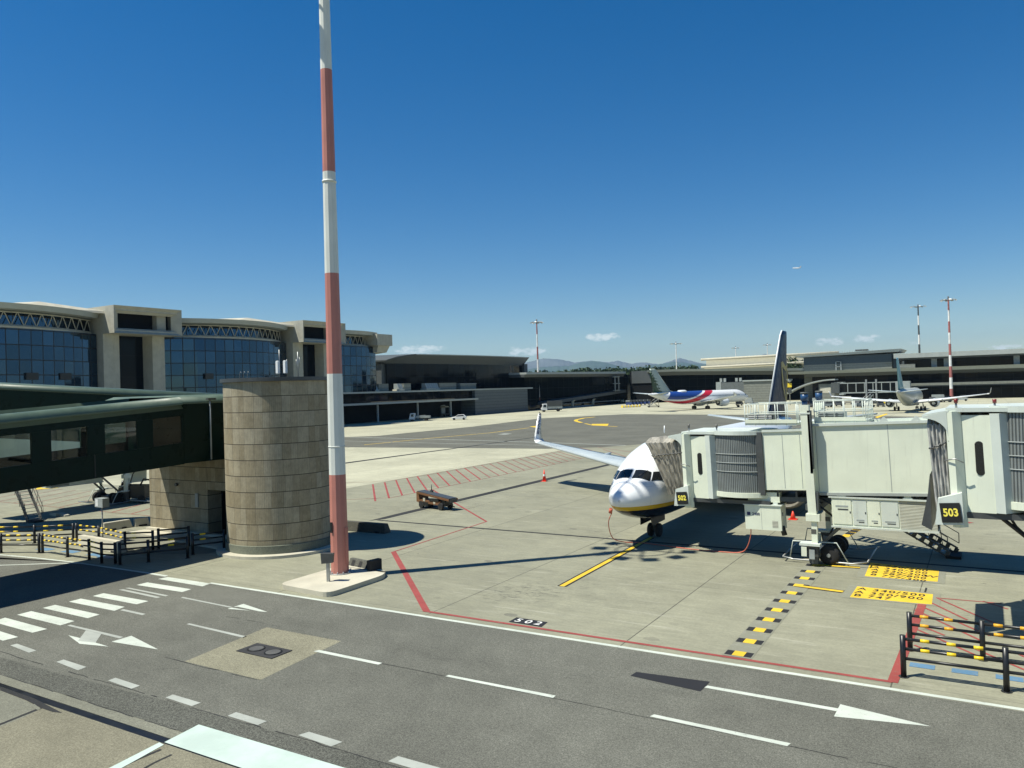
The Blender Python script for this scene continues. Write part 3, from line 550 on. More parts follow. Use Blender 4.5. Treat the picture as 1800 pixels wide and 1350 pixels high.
b=MB(); b.hexa([(-2,0,2.4),(2,0,2.0),(2,7,3.4),(-2,7,3.7)],[(-2,0,2.6),(2,0,2.2),(2,7,3.6),(-2,7,3.9)],m_roofm); b.build('tilted_roof',o)
b=MB(); b.box((-1.5,.5,0),(1.5,9,1.5),m_grey); b.box((-1.2,9,0),(1.2,9.8,2.6),m_concl); b.box((-1.2,10.4,0),(1.2,10.9,2.4),m_concl); b.build('box',o)
# black curved hall
Hh=thing('curved_hall','black curved glass hall with a wide grey cornice behind the pier','building',(-150,217,0)); HM=Matrix.Translation((150,-217,0))
def hx(y): 
    u=(y-217)/40; return -150.4+2.6*(1-u*u)
ys=[177.5+79*i/20 for i in range(21)]
b=MB()
for i in range(20):
    a,c=ys[i],ys[i+1]; b.quad([(hx(a),a,8),(hx(c),c,8),(hx(c),c,17.2),(hx(a),a,17.2)],m_hall,HM)
b.box((-180,178,8),(-154,256,17),m_darkin,HM); b.build('glass_wall',Hh)
b=MB()
def hz_(y): return 17.3+1.9*min(1,max(0,(y-175)/12))**.6+.4*(y-190)/60
for i in range(20):
    a,c=ys[i],ys[i+1]; a1=175+83*i/20; c1=175+83*(i+1)/20
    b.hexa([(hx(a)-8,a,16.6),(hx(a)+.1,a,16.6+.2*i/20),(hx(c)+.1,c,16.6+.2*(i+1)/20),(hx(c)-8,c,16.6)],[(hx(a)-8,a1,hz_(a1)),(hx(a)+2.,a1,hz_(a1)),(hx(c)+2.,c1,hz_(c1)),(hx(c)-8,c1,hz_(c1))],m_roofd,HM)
b.build('cornice',Hh)
b=MB()
for i in range(20):
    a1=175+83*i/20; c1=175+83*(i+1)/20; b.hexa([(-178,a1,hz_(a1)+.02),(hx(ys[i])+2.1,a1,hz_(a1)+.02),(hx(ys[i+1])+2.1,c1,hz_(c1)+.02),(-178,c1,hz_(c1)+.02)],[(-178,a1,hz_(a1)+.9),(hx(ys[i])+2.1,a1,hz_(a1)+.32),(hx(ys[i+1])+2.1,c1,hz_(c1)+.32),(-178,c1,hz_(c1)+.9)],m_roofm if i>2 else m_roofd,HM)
b.build('roof',Hh)
b=MB(); b.box((-153,255.8,8),(-149.2,258.2,17.4),m_roofd,HM); b.build('end_wall',Hh); b=MB(); b.box((-153,176,8),(-151,178,16.6),m_roofd,HM); b.build('end_wall',Hh)
# satellite (dark glass pier in the distance)
Sx=thing('satellite_building','long low dark glass pier stretching behind the parked airliner','building',(-143,300,0)); SM=Matrix.Translation((143,-300,0))
b=MB(); b.box((-160,246.5,0),(-144,352,13.3),m_sat,SM); b.build('glass_wall',Sx)
b=MB(); b.hexa([(-160,244,13.2),(-141.5,244,13.2),(-141.5,335,13.6),(-160,335,13.6)],[(-160,244,13.9),(-141.5,244,13.9),(-141.5,335,14.6),(-160,335,14.6)],m_roofm,SM)
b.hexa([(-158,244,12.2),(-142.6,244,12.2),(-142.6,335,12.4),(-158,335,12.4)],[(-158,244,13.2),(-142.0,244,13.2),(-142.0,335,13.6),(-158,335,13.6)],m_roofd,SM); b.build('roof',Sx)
b=MB(); b.hexa([(-144,256,1.8),(-141.2,256,1.6),(-141.2,334,5.0),(-144,334,5.2)],[(-144,256,3.0),(-141.2,256,2.8),(-141.2,334,6.2),(-144,334,6.4)],m_roofd,SM); b.build('ramp_canopy',Sx)
b=MB(); b.box((-142.3,258,0),(-141.9,300,.5),m_grey,SM); b.box((-143,262,1.4),(-142.6,330,1.7),m_grey,SM); b.build('rail',Sx)
for y in (263.5,280,299): 
    b=MB(); b.loft([[(-141.6+.6*math.cos(t*PI/4)+k[1],y+.7*math.sin(t*PI/4),k[0]) for t in range(8)] for k in ((.4,0),(2.2,.1),(2.9,.7),(3.0,1.2))],m_concl,SM); b.build('vent_horn',Sx)
b=MB()
for y in (322,326): b.box((-141.6,y,5.5),(-141.2,y+.4,12.5),m_grey,SM)
for z in (6,9,12): b.box((-142,321,z),(-141,327,z+.3),m_grey,SM)
b.build('scaffold',Sx)
St=thing('satellite_building','dark glass pier wing facing the apron with a long sagging grey roof line','building',(-70,340,0)); M2=Matrix.Translation((70,-340,0))
b=MB(); b.box((-127,340,0),(-50,352,12.0),m_satx,M2); b.build('glass_wall',St)
b=MB()
xs=[-131+86*i/14 for i in range(15)]
zr=lambda x:14.75-.030*max(0,x+118)
for i in range(14):
    a,c=xs[i],xs[i+1]; b.hexa([(a,334.5,zr(a)-1.0),(c,334.5,zr(c)-1.0),(c,354,zr(c)-1.0),(a,354,zr(a)-1.0)],[(a,334,zr(a)),(c,334,zr(c)),(c,354,zr(c)),(a,354,zr(a))],m_roofm,M2)
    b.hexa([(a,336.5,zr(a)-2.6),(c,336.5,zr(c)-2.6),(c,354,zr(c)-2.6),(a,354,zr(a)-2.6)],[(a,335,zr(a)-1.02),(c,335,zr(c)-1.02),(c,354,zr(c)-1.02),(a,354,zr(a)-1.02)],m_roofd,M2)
b.build('roof',St)
b=MB(); b.box((-140,336,0),(-127,352,14.2),m_darkin,M2); b.box((-139,335.6,9),(-129,336,14.6),m_roofd,M2); b.build('link_wall',St)
# right terminal
Rt=thing('main_terminal','grey layered terminal with long flat roofs and dark glazed storeys behind the parked jets','terminal',(-10,320,0)); M3=Matrix.Translation((10,-320,0))
b=MB(); b.box((-58,322,0),(60,345,9.8),m_satx,M3); b.build('lower_glass',Rt)
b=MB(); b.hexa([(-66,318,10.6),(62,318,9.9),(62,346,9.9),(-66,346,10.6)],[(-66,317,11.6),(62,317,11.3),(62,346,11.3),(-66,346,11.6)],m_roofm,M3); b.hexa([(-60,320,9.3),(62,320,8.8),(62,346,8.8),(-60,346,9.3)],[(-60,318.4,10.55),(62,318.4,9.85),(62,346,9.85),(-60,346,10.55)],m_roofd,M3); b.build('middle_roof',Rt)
b=MB(); b.box((-30,318.5,4.6),(60,322,5.9),m_roofd,M3); b.box((-30,318.3,5.0),(60,318.5,5.8),m_ribwall2,M3); b.build('lower_cornice',Rt)
b=MB(); b.box((-26,326,11.3),(60,345,15.4),m_satx,M3); b.build('upper_glass',Rt)
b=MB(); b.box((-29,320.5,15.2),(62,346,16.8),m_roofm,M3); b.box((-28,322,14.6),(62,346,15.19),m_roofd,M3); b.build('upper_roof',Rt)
for x in (-17,-13,8.4,12,40,43):
    b=MB(); b.box((x,324.8,11.3),(x+1.8,326.5,15.0),m_grey,M3); b.build('pillar',Rt)
b=MB(); b.box((-28,319.5,11.5),(-22,323,12.9),m_ribwall2,M3); b.build('parapet_box',Rt)
Cb=thing('clad_building','grey box building with a dark top band rising behind the flat roofs','building',(-45,330,0)); M4=Matrix.Translation((45,-330,0))
b=MB(); b.box((-62.5,330,0),(-30.5,352,14.2),m_ribwall2,M4); b.build('ribbed_wall',Cb)
b=MB(); b.box((-62.5,329.9,14.2),(-30.5,352,17.3),m_steelblue,M4); b.box((-30.4,331,8),(-28.0,352,17.0),m_steelblue,M4); b.build('dark_band',Cb)
b=MB(); b.hexa([(-64.5,328,17.3),(-28,328,17.9),(-28,353,17.9),(-64.5,353,17.3)],[(-66,327.5,17.9),(-27,327.5,19.0),(-27,353,19.0),(-66,353,17.9)],m_roofm,M4)
for i in range(30): b.box((-63+i*.9,327.7,18.0),(-62.9+i*.9,327.8,19.0+.0*i),m_grey,M4)
b.box((-43,328,18.8),(-38.5,330,19.4),m_roofd,M4); b.build('roof',Cb)
b=MB()
for x in (-50.5,-48.7): b.box((x,329.2,9.8),(x+.35,329.6,15.2),m_grey,M4)
for z in (11,13,15): b.box((-50.5,329.2,z),(-48.4,329.6,z+.2),m_grey,M4)
b.build('ladder_frame',Cb)
Cg=thing('cargo_building','long cream building with two white horizontal bands far behind the pier','building',(-130,470,0)); M5=Matrix.Translation((130,-470,0))
b=MB(); b.box((-147,470,0),(-72,500,18.9),m_cream,M5); b.build('wall',Cg)
for z in (17.9,22.6):
    b=MB(); b.tube([(-148.5,468.8,z),(-70,468.8,z+.7)],.75,m_concl,10,M5); b.build('white_band',Cg)
b=MB(); b.box((-146,471,18.9),(-72,500,22.7),m_cream,M5); b.box((-140,469.8,10),(-72,470.1,15.4),m_steelblue,M5); b.build('upper_wall',Cg)
# masts far away
def far_mast(name,x,y,h,label,rad=.45,base_r=None,bands=7,colr=None,n=8,rr=2.1):
    o=thing(name,label,'light mast',(x,y,0))
    b=MB()
    for i in range(bands):
        z0,z1=h*i/bands,h*(i+1)/bands; r0=rad*(1-.55*i/bands); r1=rad*(1-.55*(i+1)/bands)
        b.tube([(0,0,z0),(0,0,z1)],[r0,r1],(colr or m_farred) if i%2==0 else m_farwht,10,caps=False)
    b.build('shaft',o)
    b=MB(); b.tube([(rr*.55*math.cos(t*PI/5),rr*.55*math.sin(t*PI/5),h-.4) for t in range(11)],.09,m_dgrey,5); b.tube([(0,0,h-.8),(0,0,h+.9)],.25,m_dgrey,8)
    for t in range(4): b.bar((0,0,h-.3),(rr*math.cos(t*PI/2),rr*math.sin(t*PI/2),h-.3),.12,.12,m_dgrey)
    b.build('head_frame',o)
    for t in range(n):
        a=2*PI*t/n+.3; M=Matrix.Translation((rr*math.cos(a),rr*math.sin(a),h-.3))@Matrix.Rotation(a,4,'Z')@Matrix.Rotation(R(25),4,'Y')
        b=MB(); b.box((-.45,-.38,-.14),(.45,.38,.14),m_grey if t%3 else m_farwht,M); b.build('floodlight',o)
    return o
far_mast('light_mast',-144.4,257.8,33.2,'red and white striped floodlight mast at the corner of the black hall',.48)
far_mast('light_mast',-10.2,303.8,34.2,'tallest far floodlight mast, red and white, behind the right jet bridge',.55,bands=9)
far_mast('light_mast',-154,440,32,'pale floodlight mast just behind the pier roof above the striped airliner',.5,colr=m_farwht,rr=3.2,bands=3)
far_mast('light_mast',-30,470,46,'dark banded white floodlight mast rising behind the main terminal roof',.7,colr=m_dgrey,rr=3.6,bands=9)
far_mast('light_mast',-152,560,33,'thin floodlight mast in front of the cream building, left of the navy tail fin',.5,colr=m_farwht,rr=2.6,bands=3)
far_mast('light_mast',-130,560,34,'thin floodlight mast close to the left edge of the navy tail fin',.5,colr=m_farwht,rr=2.6,bands=3)
# ------------------------------------------------------------------ hills, trees, haze
def ridge(name,dist,pts,m,depth=2500):
    b=MB(); random.seed(len(name)); top=[]
    for i in range(len(pts)-1):
        (x0,y0),(x1,y1)=pts[i],pts[i+1]; n=max(2,int(abs(x1-x0)/5))
        for k in range(n):
            f=k/n; top.append((x0+(x1-x0)*f,y0+(y1-y0)*f+random.uniform(-.5,.5)))
    V=[]
    for x,y in top:
        d=ray(x,y); hl=math.hypot(d.x,d.y); t=dist/hl; X,Y=d.x*t,d.y*t; Z=H+d.z*t
        V.append((Vector((X,Y,0)),Z))
    rows=6; vs=[]; fs=[]
    for i,(p,z) in enumerate(V):
        u=p.normalized()
        for k in range(rows):
            f=k/(rows-1); q=p-u*depth*(1-f); vs.append((q.x,q.y,max(-5,z*(f**1.3)*(1+.10*math.sin(i*.21+k*1.3)*(f<.99)))))
    for i in range(len(V)-1):
        for k in range(rows-1): a=i*rows+k; fs.append((a,a+rows,a+rows+1,a+1))
    b.add(vs,fs,m,smooth=True); o=b.flat(name); return o
m_hill=simple('forested_hill',(.05,.08,.06),.9,var=.4,vs=.004,fine=0); m_hill2=simple('rocky_mountain',(.10,.11,.11),.9,var=.3,vs=.003,fine=0)
ridge('mountains',12500,[(500,664),(700,655),(900,645),(925,637),(955,630),(985,632),(1010,637),(1040,634),(1070,637),(1085,634),(1110,639),(1135,637),(1160,641),(1195,629),(1210,633),(1240,640),(1270,636),(1310,630),(1345,622),(1365,628),(1395,622),(1420,630),(1500,640),(1560,626),(1700,622),(1900,610)],m_hill2)
ridge('hills',9500,[(850,657),(925,650),(950,645),(1000,643),(1020,637),(1045,634),(1065,638),(1090,644),(1110,647),(1160,640),(1185,636),(1230,640),(1300,640),(1390,642),(1450,645)],m_hill)
def leafmass(name,pts,mats,label=None,kind=None,dense=260,sz=1.3):
    b=MB(); random.seed(5)
    for (x,y,z,rx,rz) in pts:
        for i in range(dense):
            while True:
                v=Vector((random.uniform(-1,1),random.uniform(-1,1),random.uniform(-.7,1)))
                if v.length<1: break
            v=v*(.55+.45*random.random()) if v.length>0 else v
            c=Vector((x+v.x*rx,y+v.y*rx,z+v.z*rz)); n=Vector((random.gauss(0,1),random.gauss(0,1),random.gauss(0,1))).normalized(); a=n.orthogonal().normalized()*sz*random.uniform(.6,1.3); e=n.cross(a).normalized()*sz*random.uniform(.6,1.3)
            b.quad([c-a-e*.3,c+a*.2-e,c+a+e*.4,c-a*.1+e],random.choice(mats))
    o=b.flat(name,kind); return o
m_lf=[simple('leaves_dark',(.018,.040,.014),.7),simple('leaves_mid',(.035,.070,.022),.7),simple('leaves_light',(.06,.10,.035),.7)]
pts=[]
random.seed(11)
for i in range(110):
    px=905+ i*2.9; d=ray(px,655); hl=math.hypot(d.x,d.y); t=(620+random.uniform(-30,60))/hl
    hgt=21+3.2*random.random(); pts.append((d.x*t,d.y*t,hgt*.62,6.0,hgt*.38))
o=leafmass('distant_wood',pts,m_lf[:2],kind='stuff',dense=420,sz=1.0); tag(o,'dark green wood along the horizon above the pier roof','trees')
for (px,label,hh) in ((1392,'dark round tree crown beside the navy tail fin, further from the grey box building',24),(1403,'small dark tree crown touching the left wall of the grey box building',22)):
    d=ray(px,650); hl=math.hypot(d.x,d.y); t=480/hl; o=thing('tree',label,'tree',(d.x*t,d.y*t,0))
    b=leafmass('crown',[(0,0,hh*.62,4.6,hh*.36)],m_lf,dense=900,sz=.6); b.parent=o
    c=MB(); c.tube([(0,0,0),(.2,.1,hh*.4),(0,0,hh*.8)],[.5,.35,.1],simple('bark',(.06,.045,.03),.9),8); c.build('trunk',o)
# ------------------------------------------------------------------ near mast
MX,MY=-24.42,25.35
o=thing('light_mast','tall twelve sided red and white striped mast standing on the pale kerbed island','light mast',(MX,MY,0))
zb=[.16,4.50,8.90,13.30,17.75,22.25,26.2]
for i in range(6):
    r=lambda z:.395-.0062*z
    b=MB(); b.tube([(0,0,zb[i]),(0,0,zb[i+1])],[r(zb[i]),r(zb[i+1])],m_redp if i%2==0 else m_whp,12,caps=False)
    for f in b.f: pass
    b.sm=[False]*len(b.sm)
    if i in(1,3): b.tube([(0,0,zb[i]+(1.2 if i==1 else 4.0)),(0,0,zb[i]+(1.24 if i==1 else 4.08))],r(zb[i]+2)+.02,b.mats[0],12)
    s_=b.build('mast_section',o)
b=MB(); b.tube([(0,0,26.2),(0,0,27.6)],.3,m_dgrey,10); b.tube([(1.35*math.cos(t*PI/8),1.35*math.sin(t*PI/8),27.1) for t in range(17)],.06,m_dgrey,6)
for t in range(5): b.bar((0,0,27.1),(2.0*math.cos(t*PI*.4),2.0*math.sin(t*PI*.4),27.1),.1,.1,m_dgrey)
b.build('head_frame',o)
for t in range(10):
    a=2*PI*t/10+.2; M=Matrix.Translation((2.15*math.cos(a),2.15*math.sin(a),27.1))@Matrix.Rotation(a,4,'Z'); b=MB(); b.box((-.32,-.34,-.12),(.36,.34,.14),m_grey,M); b.build('floodlight',o)
b=MB(); b.tube([(0,0,.2),(0,0,.235)],.56,m_galv,24)
for t in range(12): b.tube([(.48*math.cos(t*PI/6),.48*math.sin(t*PI/6),.2),(.48*math.cos(t*PI/6),.48*math.sin(t*PI/6),.31)],.025,m_galv,6)
b.build('base_flange',o)
b=MB(); b.box((-.10,-.43,2.0),(.0,-.36,2.45),m_black); b.box((.36,-.05,.6),(.42,.12,2.2),m_redp); b.build('cover_plate',o)
# island
def rounded(pts,r,n=5):
    out=[]; N=len(pts)
    for i in range(N):
        p0,p,p1=Vector(pts[i-1]),Vector(pts[i]),Vector(pts[(i+1)%N]); a=(p0-p).normalized(); c=(p1-p).normalized()
        A=p+a*r; B=p+c*r
        for k in range(n+1):
            t=k/n; out.append(tuple(A*(1-t)**2+p*2*t*(1-t)+B*t*t))
    return out
isl=rounded([(-25.4,22.72),(-22.35,22.50),(-22.35,25.9),(-22.9,26.6),(-25.4,26.6)],.5)
b=MB(); b.prism([(x-MX,y-MY) for x,y in isl],0,.20,m_concl); o=b.build('kerbed_island',None,.03); o.location=(MX,MY,0); tag(o,'pale raised concrete island with rounded corners under the striped mast','traffic island')
o=thing('wheel_stop','worn black and grey rubber barrier block on the rear edge of the pale mast island','barrier block',(-24.55,26.65,.0),R(-10)); o.scale=(.86,.86,.9)
b=MB(); b.hexa([(-.65,-.28,0),(1.25,-.28,0),(1.25,.28,0),(-.65,.28,0)],[(-.65,-.02,.55),(1.25,-.02,.55),(1.25,.16,.55),(-.65,.16,.55)],asphalt('worn_rubber',(.10,.10,.085),1.2)); b.build('block',o)
for i in range(3):
    b=MB(); b.hexa([(-.4+.6*i,-.31,0),(-.15+.6*i,-.31,0),(-.15+.6*i,-.29,0),(-.4+.6*i,-.29,0)],[(-.4+.6*i,-.05,.5),(-.15+.6*i,-.05,.5),(-.15+.6*i,-.03,.5),(-.4+.6*i,-.03,.5)],m_rubber); b.build('stripe',o)
b=MB(); b.box((1.26,-.42,0),(1.55,.32,.72),m_rubber); b.build('end_plate',o)
o=thing('sign_post','small grey box sign on a short square post, seen from behind, on the mast island','sign',(-23.72,23.92,.2),R(20))
b=MB(); b.box((-.06,-.05,0),(.06,.05,.95),m_galv); b.build('post',o); b=MB(); b.hexa([(-.25,-.1,.75),(.25,-.1,.80),(.22,.1,.80),(-.22,.1,.80)],[(-.27,-.12,1.18),(.27,-.12,1.18),(.25,.12,1.18),(-.25,.12,1.18)],m_dgrey); b.build('sign_box',o)
def jersey(x0,y0,x1,y1,h,m,label,w=.5):
    p=Vector((x0,y0)); q=Vector((x1,y1)); L=(q-p).length; o=thing('barrier_block',label,'concrete block',(x0,y0,0),math.atan2(y1-y0,x1-x0))
    b=MB(); b.loft([[(0,-w/2,0),(0,-w*.3,h),(0,w*.3,h),(0,w/2,0)],[(L,-w/2,0),(L-.12,-w*.3,h),(L-.12,w*.3,h),(L,w/2,0)]],m,smooth=False); b.build('body',o,.02)
    b=MB(); b.box((.4,-w*.5-.004,.0),(.7,-w*.35,.1),m_rubber); b.box((L-.7,-w*.5-.004,0),(L-.4,-w*.35,.1),m_rubber); b.build('lifting_slot',o); return o
a=G(598,930); c=G(682,937); jersey(a[0],a[1],c[0],c[1],.52,asphalt('shade_darkened_concrete',(.085,.082,.068),.8),'dark concrete barrier block lying behind the round stone tower in its shadow',.6)  # faces away from the sun: its shade is put into the base colour
a=G(181,934); c=G(230,926); jersey(a[0],a[1],c[0],c[1],.5,m_concl,'pale low concrete block at the left of the gap near the stone wall corner')
a=G(236,925.5); c=G(262,922); jersey(a[0],a[1],c[0],c[1],.5,m_concl,'pale low concrete block touching the corner of the stone wall')
a=G(143,959); c=G(215,972); jersey(a[0],a[1],c[0],c[1],.6,m_concl,'long pale concrete block lying between the yellow banded railings')
# ------------------------------------------------------------------ round stone tower
TX,TY=-32.3,29.2
o=thing('stair_tower','round stone clad stair tower with a dark metal rim beside the striped mast','tower',(TX,TY,0))
def ring(r,z,n=64): return [(r*math.cos(2*PI*i/n),r*math.sin(2*PI*i/n),z) for i in range(n)]
b=MB(); b.loft([ring(2.72,.55),ring(2.72,8.75)],m_stonec,caps=False); b.build('stone_drum',o)
b=MB(); b.loft([ring(2.80,.12),ring(2.80,.55),ring(2.72,.56)],asphalt('plinth_stone',(.16,.17,.13),.5),caps=False,smooth=False); b.build('plinth',o)
b=MB(); b.loft([ring(2.6,8.75),ring(2.86,8.76),ring(2.86,8.95),ring(2.5,8.96)],m_dgrey,smooth=False); b.build('rim',o)
b=MB(); b.loft([ring(3.25,0),ring(3.25,.14),ring(2.8,.15)],m_concl,smooth=False,caps=False); b.build('base_kerb',o)
for x in (-.35,.22):
    k=thing('cell_antenna','white antenna panel on the tower roof, %s'%('the nearer to the left glass bay' if x<0 else 'the one beside the thin rod'),'antenna',(TX+x,TY+.4,8.95),0,'antennas on the stone tower')
    b=MB(); b.box((-.11,-.08,.25),(.11,.08,.95),m_carwhite); b.build('panel',k,.03); b=MB(); b.tube([(0,.12,0),(0,.12,1.55 if x<0 else 1.0)],.02,m_galv,6); b.build('mast_pole',k)
k=thing('antenna_rod','thin antenna rod with small arms on the stone tower roof','antenna',(TX+.65,TY+.9,8.95)); b=MB(); b.tube([(0,0,0),(0,0,1.4)],.025,m_galv,6); b.build('rod',k); b=MB(); b.tube([(-.12,0,.5),(-.12,0,1.0)],.015,m_galv,5); b.tube([(.12,0,.6),(.12,0,1.1)],.015,m_galv,5); b.bar((-.12,0,.8),(.12,0,.8),.02,.02,m_galv); b.build('arm',k)
for x in (-2.2,-1.9,-1.6):
    k=thing('roof_hook',{-2.2:'leftmost',-1.9:'middle',-1.6:'rightmost'}[x]+' of three small curled grey hooks on the stone tower rim','hook',(TX+x,TY-.6,8.95),0,'hooks on the tower rim'); b=MB(); b.tube([(0,0,0),(0,0,.3),(.06,0,.42),(.14,0,.36)],.015,m_galv,5); b.build('hook_bar',k)
    b=MB(); b.tube([(0,0,0),(0,0,.04)],.05,m_galv,8); b.build('foot',k)
# stone wall under the walkway
o=thing('stone_wall_block','stone clad block with a dark doorway under the green walkway','building',(-39.4,29.3,0)); M=Matrix.Translation((39.4,-29.3,0))
b=MB(); b.box((-43.75,29.3,0),(-38.35,33.5,4.9),m_stonef,M); b.box((-36.1,29.3,0),(-34.9,33.5,4.6),m_stonef,M); b.box((-38.35,29.31,2.75),(-36.1,33.5,4.62),m_stonef,M); b.build('stone_wall',o)
b=MB(); b.box((-43.85,29.05,0),(-35.0,29.3,.28),m_concl,M); b.build('base_step',o)
d=MB(); d.box((-38.3,30.2,0),(-36.1,30.3,2.75),m_darkin,M); d=d.build('doorway',o)
b=MB(); b.box((-37.25,30.1,0),(-36.15,30.19,2.2),m_dgrey,M); b.build('door_leaf',d); b=MB(); b.box((-37.75,30.12,1.2),(-37.5,30.19,1.6),m_grey,M); b.box((-36.9,30.05,1.0),(-36.4,30.09,1.5),m_steelblue,M); b.build('notice',d)
b=MB(); b.box((-39.4,29.24,1.7),(-39.15,29.3,2.5),m_grey,M); b.build('sign_plate',o); b=MB(); b.tube([(-41.05,29.28,2.95),(-41.05,29.15,2.95)],.1,m_dgrey,8,M); b.build('wall_lamp',o)
b=MB(); poly(b,[(-45.8,25.9),(-36.6,25.2),(-34.4,26.3),(-35.3,29.2),(-45.2,29.2)],.005,m_kerbc); b.flat('paved_base')
b=MB(); b.prism([(-44.2,28.2),(-34.9,27.2),(-35.2,29.05),(-44.0,29.05)],0,.13,m_concl); o=b.build('kerb_step'); o['kind']='structure'
# ------------------------------------------------------------------ green walkways
def zbt(y): return 4.20+.045*(y-17),7.55+.062*(y-17)
XA,XB=-35.8,-40.8
o=thing('enclosed_walkway','near dark green covered walkway with tinted windows running to the stone tower','walkway',((XA+XB)/2,14,0)); M=Matrix.Translation((-(XA+XB)/2,-14,0))
def wsec(y):
    z0,z1=zbt(y); r=.42; P=[]
    for k in range(7): a=PI/2*k/6; P.append((XA-r+r*math.sin(a)+.0,y,z1-r+r*math.cos(a)))
    for k in range(7): a=PI/2*k/6; P.append((XB+r-r*math.cos(a),y,z1-r+r*math.sin(a)))
    return P
ysw=[-3,6,14,20,26.0]
b=MB(); b.loft([wsec(y)+[(XB,y,zbt(y)[1]-.62),(XB+.15,y,zbt(y)[1]-.62),(XA-.15,y,zbt(y)[1]-.62),(XA,y,zbt(y)[1]-.62)] for y in ysw],m_greenroof,M); b.build('roof',o)
ws=[(1.6+2.5*k,3.4+2.5*k) for k in range(-1,10)]
wz=lambda y:(5.30+.048*(y-17.2),6.64+.055*(y-17.2))
for side,X0,X1 in ((1,XA-.12,XA),(-1,XB,XB+.12)):
    b=MB()
    def seg(y0,y1,f0,f1): b.hexa([(X0,y0,f0(y0)),(X1,y0,f0(y0)),(X1,y1,f0(y1)),(X0,y1,f0(y1))],[(X0,y0,f1(y0)),(X1,y0,f1(y0)),(X1,y1,f1(y1)),(X0,y1,f1(y1))],m_green,M)
    seg(-3,26.0,lambda y:zbt(y)[0],lambda y:wz(y)[0]); seg(-3,26.0,lambda y:wz(y)[1],lambda y:zbt(y)[1]-.625)
    e=-3
    for (a,c) in ws:
        a+=.15
        if c>26: break
        seg(e,a,lambda y:wz(y)[0]+.002,lambda y:wz(y)[1]-.002); e=c
    seg(e,26.0,lambda y:wz(y)[0]+.002,lambda y:wz(y)[1]-.002)
    for y in (1.2,6.2,11.2,16.2,21.2): b.box(((X1 if side>0 else X0-.015),y,zbt(y)[0]+.05),((X1+.015 if side>0 else X0),y+.04,wz(y)[0]),m_black,M)
    b.build('side_wall',o)
    for (a,c) in ws:
        a+=.15
        if c>26 or a<-3: continue
        g=MB(); xm=(X0+X1)/2; g.quad([(xm,a,wz(a)[0]),(xm,c,wz(c)[0]),(xm,c,wz(c)[1]),(xm,a,wz(a)[1])],m_tint,M); g.build('window',o)
b=MB(); b.hexa([(XB+.121,-3,zbt(-3)[0]),(XA-.121,-3,zbt(-3)[0]),(XA-.121,26,zbt(26)[0]),(XB+.121,26,zbt(26)[0])],[(XB+.121,-3,zbt(-3)[0]+.35),(XA-.121,-3,zbt(-3)[0]+.35),(XA-.121,26,zbt(26)[0]+.35),(XB+.121,26,zbt(26)[0]+.35)],m_green,M); b.build('floor',o)
J=thing('walkway_lobby','dark green glossy lobby where the walkways meet the stone tower','lobby',(-39.3,28.5,0)); M=Matrix.Translation((39.3,-28.5,0))
b=MB(); b.prism([(-43.0,26.02),(-35.8,26.02),(-35.8,31),(-36.4,33),(-43.0,33)],4.63,7.72,m_green,M); b.build('wall',J)
b=MB(); b.loft([[(x+dx,y+dy,z) for x,y,dx,dy in ((-43.0,26.02,s,s),(-35.8,26.02,-s,s),(-35.8,31,-s,0),(-36.4,33,-s,-s),(-43.0,33,s,-s))] for s,z in ((0,7.725),(.0,7.85),(.12,8.05),(.42,8.2))],m_greenroof,M); b.build('roof',J)
b=MB(); b.tube([(-35.72,27.6,4.7),(-35.72,27.6,7.9)],.045,m_grey,8,M); b.box((-35.8,27.4,7.9),(-35.6,27.9,8.0),m_dgrey,M); b.build('downpipe',J)
# far walkway
B0=Vector((-44,31.1)); D=Vector((-8,-6.1)).normalized(); Nn=Vector((D.y,-D.x)); 
if Nn.dot(Vector((-1,1)))<0: Nn=-Nn
o=thing('enclosed_walkway','further dark green covered walkway with a thin pale roof edge behind the near one','walkway',(B0.x,B0.y,0)); b=MB(); rf_=MB(); 
def wp(t,wd,z): p=D*t+Nn*wd; return (p.x,p.y,z)
zt=lambda t:8.46+.082*t
for t0,t1 in ((-3,10),(10,34)):
    b.hexa([wp(t0,.0,zt(t0)-3.4),wp(t1,.0,zt(t1)-3.4),wp(t1,4,zt(t1)-3.4),wp(t0,4,zt(t0)-3.4)],[wp(t0,.0,zt(t0)-.4),wp(t1,.0,zt(t1)-.4),wp(t1,4,zt(t1)-.4),wp(t0,4,zt(t0)-.4)],m_green)
rf_.loft([[wp(t,w_,zt(t)+dz) for w_,dz in ((0,-.39),(0,-.25),(.08,-.08),(.25,0),(3.75,0),(4,-.25),(4,-.39))] for t in (-3,10,34)],m_greenroof); b.build('wall',o); rf_.build('roof',o)
